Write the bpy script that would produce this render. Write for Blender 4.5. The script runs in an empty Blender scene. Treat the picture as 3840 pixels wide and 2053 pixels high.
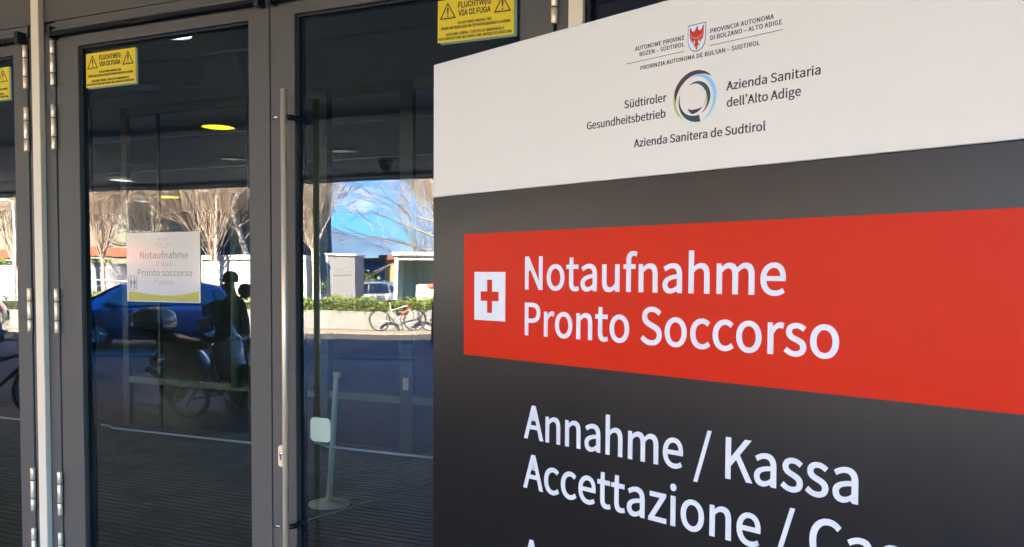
import bpy, bmesh, math, random
from mathutils import Vector, Matrix
from mathutils.geometry import tessellate_polygon
R = math.radians
SC = bpy.context.scene
COL = SC.collection

# ---------------------------------------------------------------- camera
cam_d = bpy.data.cameras.new('camera')
cam = bpy.data.objects.new('camera', cam_d)
COL.objects.link(cam)
SC.camera = cam
cam_d.sensor_fit = 'HORIZONTAL'
cam_d.sensor_width = 36.0
cam_d.lens = 29.348
cam_d.shift_y = 0.03675
cam_d.clip_start = 0.05
cam_d.clip_end = 6000
BETA, PITCH, ROLL = 0.412545, 0.042327, 0.0061088
f_ = Vector((-math.sin(BETA) * math.cos(PITCH), math.cos(BETA) * math.cos(PITCH), -math.sin(PITCH)))
r0_ = Vector((math.cos(BETA), math.sin(BETA), 0))
u0_ = r0_.cross(f_)
r_ = r0_ * math.cos(ROLL) + u0_ * math.sin(ROLL)
u_ = u0_ * math.cos(ROLL) - r0_ * math.sin(ROLL)
M3 = Matrix((r_, u_, -f_)).transposed()
cam.matrix_world = Matrix.Translation((0, -2.6736, 1.78)) @ M3.to_4x4()

# ---------------------------------------------------------------- sky and sun
# the street axis is turned against the doors: E_ runs along it, N_ points away from the building
E_ = Vector((math.cos(BETA), -math.sin(BETA), 0))
N_ = Vector((-math.sin(BETA), -math.cos(BETA), 0))
SUN_EL = R(37)
SUN_A = R(24)
trav = (N_ * math.cos(SUN_A) + E_ * math.sin(SUN_A)) * math.cos(SUN_EL) - Vector((0, 0, math.sin(SUN_EL)))
world = bpy.data.worlds.new('World')
SC.world = world
world.use_nodes = True
wn = world.node_tree.nodes
wl = world.node_tree.links
bg = wn['Background']
sky = wn.new('ShaderNodeTexSky')
sky.sky_type = 'NISHITA'
sky.sun_disc = False
sky.sun_elevation = SUN_EL
sky.sun_rotation = math.atan2(-trav.x, -trav.y)
sky.dust_density = 0.2
sky.ozone_density = 3.0
hs = wn.new('ShaderNodeHueSaturation')
hs.inputs['Saturation'].default_value = 1.4
wl.new(sky.outputs[0], hs.inputs['Color'])
wtc = wn.new('ShaderNodeTexCoord')
wmp = wn.new('ShaderNodeMapping'); wmp.inputs['Scale'].default_value = (1, 1, 2.6)
wnz = wn.new('ShaderNodeTexNoise'); wnz.inputs['Scale'].default_value = 7.0; wnz.inputs['Detail'].default_value = 9; wnz.inputs['Roughness'].default_value = .6
wcr = wn.new('ShaderNodeValToRGB'); wcr.color_ramp.elements[0].position = .56; wcr.color_ramp.elements[1].position = .70
wmx = wn.new('ShaderNodeMix'); wmx.data_type = 'RGBA'; wmx.inputs['B'].default_value = (3.0, 3.1, 3.3, 1)
wl.new(wtc.outputs['Generated'], wmp.inputs['Vector']); wl.new(wmp.outputs[0], wnz.inputs['Vector'])
wl.new(wnz.outputs['Fac'], wcr.inputs['Fac']); 
wtn = wn.new('ShaderNodeMix'); wtn.data_type = 'RGBA'; wtn.blend_type = 'MULTIPLY'; wtn.inputs['Factor'].default_value = 1
wsp = wn.new('ShaderNodeSeparateXYZ'); wl.new(wtc.outputs['Generated'], wsp.inputs['Vector'])
wel = wn.new('ShaderNodeValToRGB')   # thin dry winter air: the sky stays deep blue down to the hills
wel.color_ramp.elements[0].position = .04; wel.color_ramp.elements[0].color = (.11, .27, .55, 1)
wel.color_ramp.elements[1].position = .5; wel.color_ramp.elements[1].color = (.62, .85, 1.0, 1)
wl.new(wsp.outputs['Z'], wel.inputs['Fac'])
wl.new(wel.outputs['Color'], wtn.inputs['B'])
wlo = wn.new('ShaderNodeMapRange'); wlo.inputs['From Min'].default_value = .14; wlo.inputs['From Max'].default_value = .34; wlo.inputs['To Min'].default_value = 1; wlo.inputs['To Max'].default_value = 0
wl.new(wsp.outputs['Z'], wlo.inputs['Value'])
wml = wn.new('ShaderNodeMath'); wml.operation = 'MULTIPLY'
wl.new(wcr.outputs['Color'], wml.inputs[0]); wl.new(wlo.outputs['Result'], wml.inputs[1])
wl.new(hs.outputs['Color'], wtn.inputs['A'])
wl.new(wtn.outputs['Result'], wmx.inputs['A'])
wl.new(wml.outputs[0], wmx.inputs['Factor'])
wl.new(wmx.outputs['Result'], bg.inputs['Color'])
bg.inputs['Strength'].default_value = 0.112
sun_d = bpy.data.lights.new('sun', 'SUN')
sun_d.energy = 4.7
sun_d.angle = R(0.55)
sun_d.color = (1.0, 0.84, 0.61)
sun = bpy.data.objects.new('sun', sun_d)
COL.objects.link(sun)
sun.rotation_euler = trav.to_track_quat('-Z', 'Y').to_euler()
SC.view_settings.view_transform = 'Standard'
SC.view_settings.look = 'None'
SC.view_settings.gamma = 1
SC.view_settings.exposure = 5.14
SC.cycles.use_denoising = True
SC.cycles.max_bounces = 10
SC.cycles.diffuse_bounces = 5
SC.cycles.glossy_bounces = 5
SC.cycles.transparent_max_bounces = 16
SC.cycles.sample_clamp_indirect = 12.0
SC.cycles.caustics_reflective = False
SC.cycles.caustics_refractive = False


# ---------------------------------------------------------------- materials
def mat(name, col, rough=0.6, metal=0.0, spec=0.5, noise=0.0, nscale=8.0, bump=0.0, bscale=40.0, coat=0.0, emit=None):
    m = bpy.data.materials.new(name)
    m.use_nodes = True
    n, l = m.node_tree.nodes, m.node_tree.links
    p = n['Principled BSDF']
    p.inputs['Base Color'].default_value = (*col, 1)
    p.inputs['Roughness'].default_value = rough
    p.inputs['Metallic'].default_value = metal
    p.inputs['Specular IOR Level'].default_value = spec
    p.inputs['Coat Weight'].default_value = coat
    if noise or bump:
        tc = n.new('ShaderNodeTexCoord')
    if noise:
        t = n.new('ShaderNodeTexNoise')
        t.inputs['Scale'].default_value = nscale
        t.inputs['Detail'].default_value = 6
        l.new(tc.outputs['Object'], t.inputs['Vector'])
        mx = n.new('ShaderNodeMix')
        mx.data_type = 'RGBA'
        mx.inputs['A'].default_value = (*[c * (1 - noise) for c in col], 1)
        mx.inputs['B'].default_value = (*[min(1, c * (1 + noise)) for c in col], 1)
        l.new(t.outputs['Fac'], mx.inputs['Factor'])
        l.new(mx.outputs['Result'], p.inputs['Base Color'])
        mr = n.new('ShaderNodeMapRange')
        mr.inputs['To Min'].default_value = max(0, rough - .12 * min(1, noise * 4))
        mr.inputs['To Max'].default_value = min(1, rough + .12 * min(1, noise * 4))
        l.new(t.outputs['Fac'], mr.inputs['Value'])
        l.new(mr.outputs['Result'], p.inputs['Roughness'])
    if bump:
        t2 = n.new('ShaderNodeTexNoise')
        t2.inputs['Scale'].default_value = bscale
        t2.inputs['Detail'].default_value = 4
        l.new(tc.outputs['Object'], t2.inputs['Vector'])
        b = n.new('ShaderNodeBump')
        b.inputs['Strength'].default_value = bump
        b.inputs['Distance'].default_value = 0.01
        l.new(t2.outputs['Fac'], b.inputs['Height'])
        l.new(b.outputs['Normal'], p.inputs['Normal'])
    if emit:
        p.inputs['Emission Color'].default_value = (*emit[0], 1)
        p.inputs['Emission Strength'].default_value = emit[1]
    return m


def glass_mat(name, refl, tint):
    """Solar glass: a mirror part that rises towards grazing angles over a tinted clear part."""
    m = bpy.data.materials.new(name)
    m.use_nodes = True
    n, l = m.node_tree.nodes, m.node_tree.links
    n.remove(n['Principled BSDF'])
    out = n['Material Output']
    tr = n.new('ShaderNodeBsdfTransparent')
    tr.inputs['Color'].default_value = (*tint, 1)
    if refl <= 0:
        l.new(tr.outputs[0], out.inputs['Surface'])
        return m
    gl = n.new('ShaderNodeBsdfGlossy')
    gl.inputs['Roughness'].default_value = 0.0
    gl.inputs['Color'].default_value = (0.97, 1.0, 1.0, 1)
    lw = n.new('ShaderNodeLayerWeight')
    lw.inputs['Blend'].default_value = 0.5
    pw = n.new('ShaderNodeMath'); pw.operation = 'POWER'; pw.inputs[1].default_value = 4
    mr = n.new('ShaderNodeMapRange')
    mr.inputs['To Min'].default_value = refl
    mr.inputs['To Max'].default_value = 1.0
    mx = n.new('ShaderNodeMixShader')
    l.new(lw.outputs['Facing'], pw.inputs[0])
    l.new(pw.outputs[0], mr.inputs['Value'])
    l.new(mr.outputs['Result'], mx.inputs['Fac'])
    l.new(tr.outputs[0], mx.inputs[1])
    l.new(gl.outputs[0], mx.inputs[2])
    # a thin film of dust and wiping marks
    tc = n.new('ShaderNodeTexCoord'); mp = n.new('ShaderNodeMapping'); mp.inputs['Scale'].default_value = (3, 1, .9); mp.inputs['Rotation'].default_value = (0, .5, 0)
    nz = n.new('ShaderNodeTexNoise'); nz.inputs['Scale'].default_value = 3.0; nz.inputs['Detail'].default_value = 8; nz.inputs['Roughness'].default_value = .65
    dr = n.new('ShaderNodeMapRange'); dr.inputs['From Min'].default_value = .50; dr.inputs['From Max'].default_value = .75; dr.inputs['To Min'].default_value = .0; dr.inputs['To Max'].default_value = .017
    df = n.new('ShaderNodeBsdfDiffuse'); df.inputs['Color'].default_value = (.7, .7, .68, 1)
    m2 = n.new('ShaderNodeMixShader')
    l.new(tc.outputs['Object'], mp.inputs['Vector']); l.new(mp.outputs[0], nz.inputs['Vector']); l.new(nz.outputs['Fac'], dr.inputs['Value'])
    l.new(dr.outputs['Result'], m2.inputs['Fac']); l.new(mx.outputs[0], m2.inputs[1]); l.new(df.outputs[0], m2.inputs[2])
    l.new(m2.outputs[0], out.inputs['Surface'])
    return m


def tex_mat(name, kind, c1, c2, scale, rough=0.7, spec=0.4, bump=0.3, c3=None, ax=(1, 1, 1), rotz=0.0):
    """Procedural surfaces: 'brick' paving, 'voronoi' cobbles, 'ribs' mats, 'panels' boards, 'noise'."""
    m = bpy.data.materials.new(name)
    m.use_nodes = True
    n, l = m.node_tree.nodes, m.node_tree.links
    p = n['Principled BSDF']
    p.inputs['Roughness'].default_value = rough
    p.inputs['Specular IOR Level'].default_value = spec
    tc = n.new('ShaderNodeTexCoord')
    mp = n.new('ShaderNodeMapping')
    mp.inputs['Scale'].default_value = ax
    mp.inputs['Rotation'].default_value = (0, 0, rotz)
    l.new(tc.outputs['Object'], mp.inputs['Vector'])
    b = n.new('ShaderNodeBump')
    b.inputs['Strength'].default_value = bump
    b.inputs['Distance'].default_value = 0.02
    cr = n.new('ShaderNodeValToRGB')
    cr.color_ramp.elements[0].color = (*c1, 1)
    cr.color_ramp.elements[1].color = (*c2, 1)
    if kind == 'voronoi':
        t = n.new('ShaderNodeTexVoronoi'); t.feature = 'DISTANCE_TO_EDGE'
        t.inputs['Scale'].default_value = scale
        t.inputs['Randomness'].default_value = .55
        t2 = n.new('ShaderNodeTexVoronoi'); t2.inputs['Scale'].default_value = scale
        t2.inputs['Randomness'].default_value = .55
        l.new(mp.outputs[0], t.inputs['Vector']); l.new(mp.outputs[0], t2.inputs['Vector'])
        l.new(t2.outputs['Color'], cr.inputs['Fac'])
        ed = n.new('ShaderNodeMath'); ed.operation = 'LESS_THAN'; ed.inputs[1].default_value = .06
        l.new(t.outputs['Distance'], ed.inputs[0])
        mx = n.new('ShaderNodeMix'); mx.data_type = 'RGBA'
        l.new(ed.outputs[0], mx.inputs['Factor'])
        l.new(cr.outputs['Color'], mx.inputs['A'])
        mx.inputs['B'].default_value = (*c3, 1)
        l.new(mx.outputs['Result'], p.inputs['Base Color'])
        mn = n.new('ShaderNodeMath'); mn.operation = 'MINIMUM'; mn.inputs[1].default_value = .22
        l.new(t.outputs['Distance'], mn.inputs[0])
        l.new(mn.outputs[0], b.inputs['Height'])
        b.inputs['Distance'].default_value = .1
    elif kind == 'ribs':
        t = n.new('ShaderNodeTexWave'); t.wave_type = 'BANDS'; t.bands_direction = 'Y'
        t.inputs['Scale'].default_value = scale
        t2 = n.new('ShaderNodeTexNoise'); t2.inputs['Scale'].default_value = 3.0
        l.new(mp.outputs[0], t.inputs['Vector']); l.new(tc.outputs['Object'], t2.inputs['Vector'])
        ml = n.new('ShaderNodeMath'); ml.operation = 'MULTIPLY'
        l.new(t.outputs['Fac'], ml.inputs[0]); l.new(t2.outputs['Fac'], ml.inputs[1])
        cr.color_ramp.elements[0].position = .28; cr.color_ramp.elements[1].position = .52
        l.new(ml.outputs[0], cr.inputs['Fac'])
        l.new(cr.outputs['Color'], p.inputs['Base Color'])
        l.new(t.outputs['Fac'], b.inputs['Height'])
    elif kind == 'brick':
        t = n.new('ShaderNodeTexBrick')
        t.inputs['Scale'].default_value = scale
        t.inputs['Color1'].default_value = (*c1, 1)
        t.inputs['Color2'].default_value = (*c2, 1)
        t.inputs['Mortar'].default_value = (*c3, 1)
        t.inputs['Mortar Size'].default_value = .012
        t.inputs['Bias'].default_value = -.2
        l.new(mp.outputs[0], t.inputs['Vector'])
        l.new(t.outputs['Color'], p.inputs['Base Color'])
        iv = n.new('ShaderNodeMath'); iv.operation = 'SUBTRACT'; iv.inputs[0].default_value = 1
        l.new(t.outputs['Fac'], iv.inputs[1]); l.new(iv.outputs[0], b.inputs['Height'])
    else:
        t = n.new('ShaderNodeTexNoise')
        t.inputs['Scale'].default_value = scale
        t.inputs['Detail'].default_value = 9
        t.inputs['Roughness'].default_value = .62
        l.new(mp.outputs[0], t.inputs['Vector'])
        cr.color_ramp.elements[0].position = .35
        cr.color_ramp.elements[1].position = .68
        l.new(t.outputs['Fac'], cr.inputs['Fac'])
        l.new(cr.outputs['Color'], p.inputs['Base Color'])
        l.new(t.outputs['Fac'], b.inputs['Height'])
    l.new(b.outputs['Normal'], p.inputs['Normal'])
    return m


# ---------------------------------------------------------------- mesh helpers
class MB:
    """Collects shapes and links them as ONE mesh object."""

    def __init__(s):
        s.v, s.f, s.sm, s.mi, s.cur = [], [], [], [], 0

    def add(s, vs, fs, smooth=False):
        o = len(s.v)
        s.v += [tuple(v) for v in vs]
        for f in fs:
            s.f.append(tuple(i + o for i in f)); s.sm.append(smooth); s.mi.append(s.cur)

    def box(s, x0, x1, y0, y1, z0, z1, m=None):
        vs = [Vector((x, y, z)) for z in (z0, z1) for y in (y0, y1) for x in (x0, x1)]
        if m: vs = [m @ v for v in vs]
        s.add(vs, [(0, 2, 3, 1), (4, 5, 7, 6), (0, 1, 5, 4), (2, 6, 7, 3), (0, 4, 6, 2), (1, 3, 7, 5)])
        return s

    def bevbox(s, x0, x1, y0, y1, z0, z1, b, seg=2):
        bm = bmesh.new()
        bmesh.ops.create_cube(bm, size=1)
        for v in bm.verts:
            v.co = Vector(((x0 + x1) / 2 + v.co.x * (x1 - x0), (y0 + y1) / 2 + v.co.y * (y1 - y0), (z0 + z1) / 2 + v.co.z * (z1 - z0)))
        bmesh.ops.bevel(bm, geom=bm.edges[:], offset=b, segments=seg, affect='EDGES', profile=.5)
        s.bm(bm, False)
        return s

    def bm(s, bm, smooth=True, mx=None):
        bm.verts.index_update()
        s.add([mx @ v.co if mx else v.co.copy() for v in bm.verts], [[v.index for v in f.verts] for f in bm.faces], smooth)
        bm.free()

    def tube(s, pts, rad, n=8, caps=True, smooth=True):
        pts = [Vector(p) for p in pts]
        rs = rad if isinstance(rad, (list, tuple)) else [rad] * len(pts)
        vs, fs = [], []
        prev = None
        for i, p in enumerate(pts):
            t = (pts[min(i + 1, len(pts) - 1)] - pts[max(i - 1, 0)]).normalized()
            if prev is None:
                a = t.cross(Vector((0, 0, 1)))
                if a.length < .1: a = t.cross(Vector((0, 1, 0)))
            else:
                a = prev - t * prev.dot(t)
            a.normalize(); prev = a
            b = t.cross(a)
            for k in range(n):
                an = 2 * math.pi * k / n
                vs.append(p + (a * math.cos(an) + b * math.sin(an)) * rs[i])
        for i in range(len(pts) - 1):
            for k in range(n):
                fs.append((i * n + k, i * n + (k + 1) % n, (i + 1) * n + (k + 1) % n, (i + 1) * n + k))
        s.add(vs, fs, smooth)
        if caps:
            o = len(s.v) - len(vs)
            s.f += [tuple(o + k for k in reversed(range(n))), tuple(o + len(vs) - n + k for k in range(n))]
            s.sm += [False, False]; s.mi += [s.cur, s.cur]
        return s

    def lathe(s, prof, c, axis='Z', n=24, smooth=True):
        vs, fs = [], []
        c = Vector(c)
        for (r, h) in prof:
            for k in range(n):
                a = 2 * math.pi * k / n
                x, y = r * math.cos(a), r * math.sin(a)
                vs.append(c + (Vector((x, y, h)) if axis == 'Z' else Vector((x, h, y)) if axis == 'Y' else Vector((h, x, y))))
        for i in range(len(prof) - 1):
            for k in range(n):
                q = (i * n + k, i * n + (k + 1) % n, (i + 1) * n + (k + 1) % n, (i + 1) * n + k)
                fs.append(q if axis != 'Y' else q[::-1])
        s.add(vs, fs, smooth)
        return s

    def torus(s, c, R1, r, axis='Y', n=32, m=8, sq=1.0, arc=None):
        c = Vector(c); vs, fs = [], []
        a0, a1 = arc or (0, 2 * math.pi)
        N = n if arc is None else n + 1
        for i in range(N):
            a = a0 + (a1 - a0) * i / n
            for k in range(m):
                b = 2 * math.pi * k / m
                rr = R1 + r * math.cos(b); h = r * math.sin(b) * sq
                x, y = rr * math.cos(a), rr * math.sin(a)
                vs.append(c + (Vector((x, h, y)) if axis == 'Y' else Vector((x, y, h)) if axis == 'Z' else Vector((h, x, y))))
        for i in range(n):
            j = (i + 1) % N
            for k in range(m):
                fs.append((i * m + k, i * m + (k + 1) % m, j * m + (k + 1) % m, j * m + k))
        s.add(vs, fs, True)
        return s

    def prism(s, poly, y0, y1, holes=()):
        """A flat outline (x, z) with thickness from y0 (front, towards -y) to y1."""
        loops = [list(poly)] + [list(h) for h in holes]
        fl = [Vector((a, y0, b)) for lp in loops for a, b in lp]
        tris = tessellate_polygon([[Vector((a, b, 0)) for a, b in lp] for lp in loops])
        fs = []
        for t in tris:
            a, b, c = (fl[i] for i in t)
            nrm = (b - a).cross(c - a)
            fs.append(t if nrm.y < 0 else t[::-1])
        s.add(fl, fs)
        nv = len(fl)
        s.add([Vector((p.x, y1, p.z)) for p in fl], [f[::-1] for f in fs])
        o = len(s.v) - 2 * nv; i0 = 0
        for lp in loops:
            k = len(lp)
            for i in range(k):
                j = (i + 1) % k
                s.f.append((o + i0 + i, o + nv + i0 + i, o + nv + i0 + j, o + i0 + j)); s.sm.append(False); s.mi.append(s.cur)
            i0 += k
        return s

    def build(s, name, mats, parent=None, fix=False):
        me = bpy.data.meshes.new(name)
        me.from_pydata(s.v, [], s.f)
        for m in (mats if isinstance(mats, (list, tuple)) else [mats]): me.materials.append(m)
        me.polygons.foreach_set('use_smooth', s.sm)
        me.polygons.foreach_set('material_index', s.mi)
        if fix:
            bm = bmesh.new(); bm.from_mesh(me)
            bmesh.ops.recalc_face_normals(bm, faces=bm.faces[:])
            bm.to_mesh(me); bm.free()
        me.update()
        o = bpy.data.objects.new(name, me)
        COL.objects.link(o)
        if parent: o.parent = parent
        return o


def tag(o, label=None, cat=None, group=None, kind=None):
    if label: o['label'] = label
    if cat: o['category'] = cat
    if group: o['group'] = group
    if kind: o['kind'] = kind
    return o


def thing(name, loc, label, cat, rz=0.0, group=None):
    o = bpy.data.objects.new(name, None)
    o.empty_display_size = .1
    COL.objects.link(o)
    o.location = loc
    o.rotation_euler = (0, 0, rz)
    return tag(o, label, cat, group)


def copy_tree(o, parent=None):
    c = o.copy(); COL.objects.link(c)
    if parent: c.parent = parent
    for ch in list(o.children): copy_tree(ch, c)
    return c


def st(s, d, z=0.0):
    """A point s metres along the street and d metres out from the building."""
    p = Vector((0, 2.6736, 0)) + E_ * s + N_ * d
    return Vector((p.x, p.y, z))


ST_RZ = math.atan2(E_.y, E_.x)   # turns local x along the street, local -y out from the building

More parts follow.
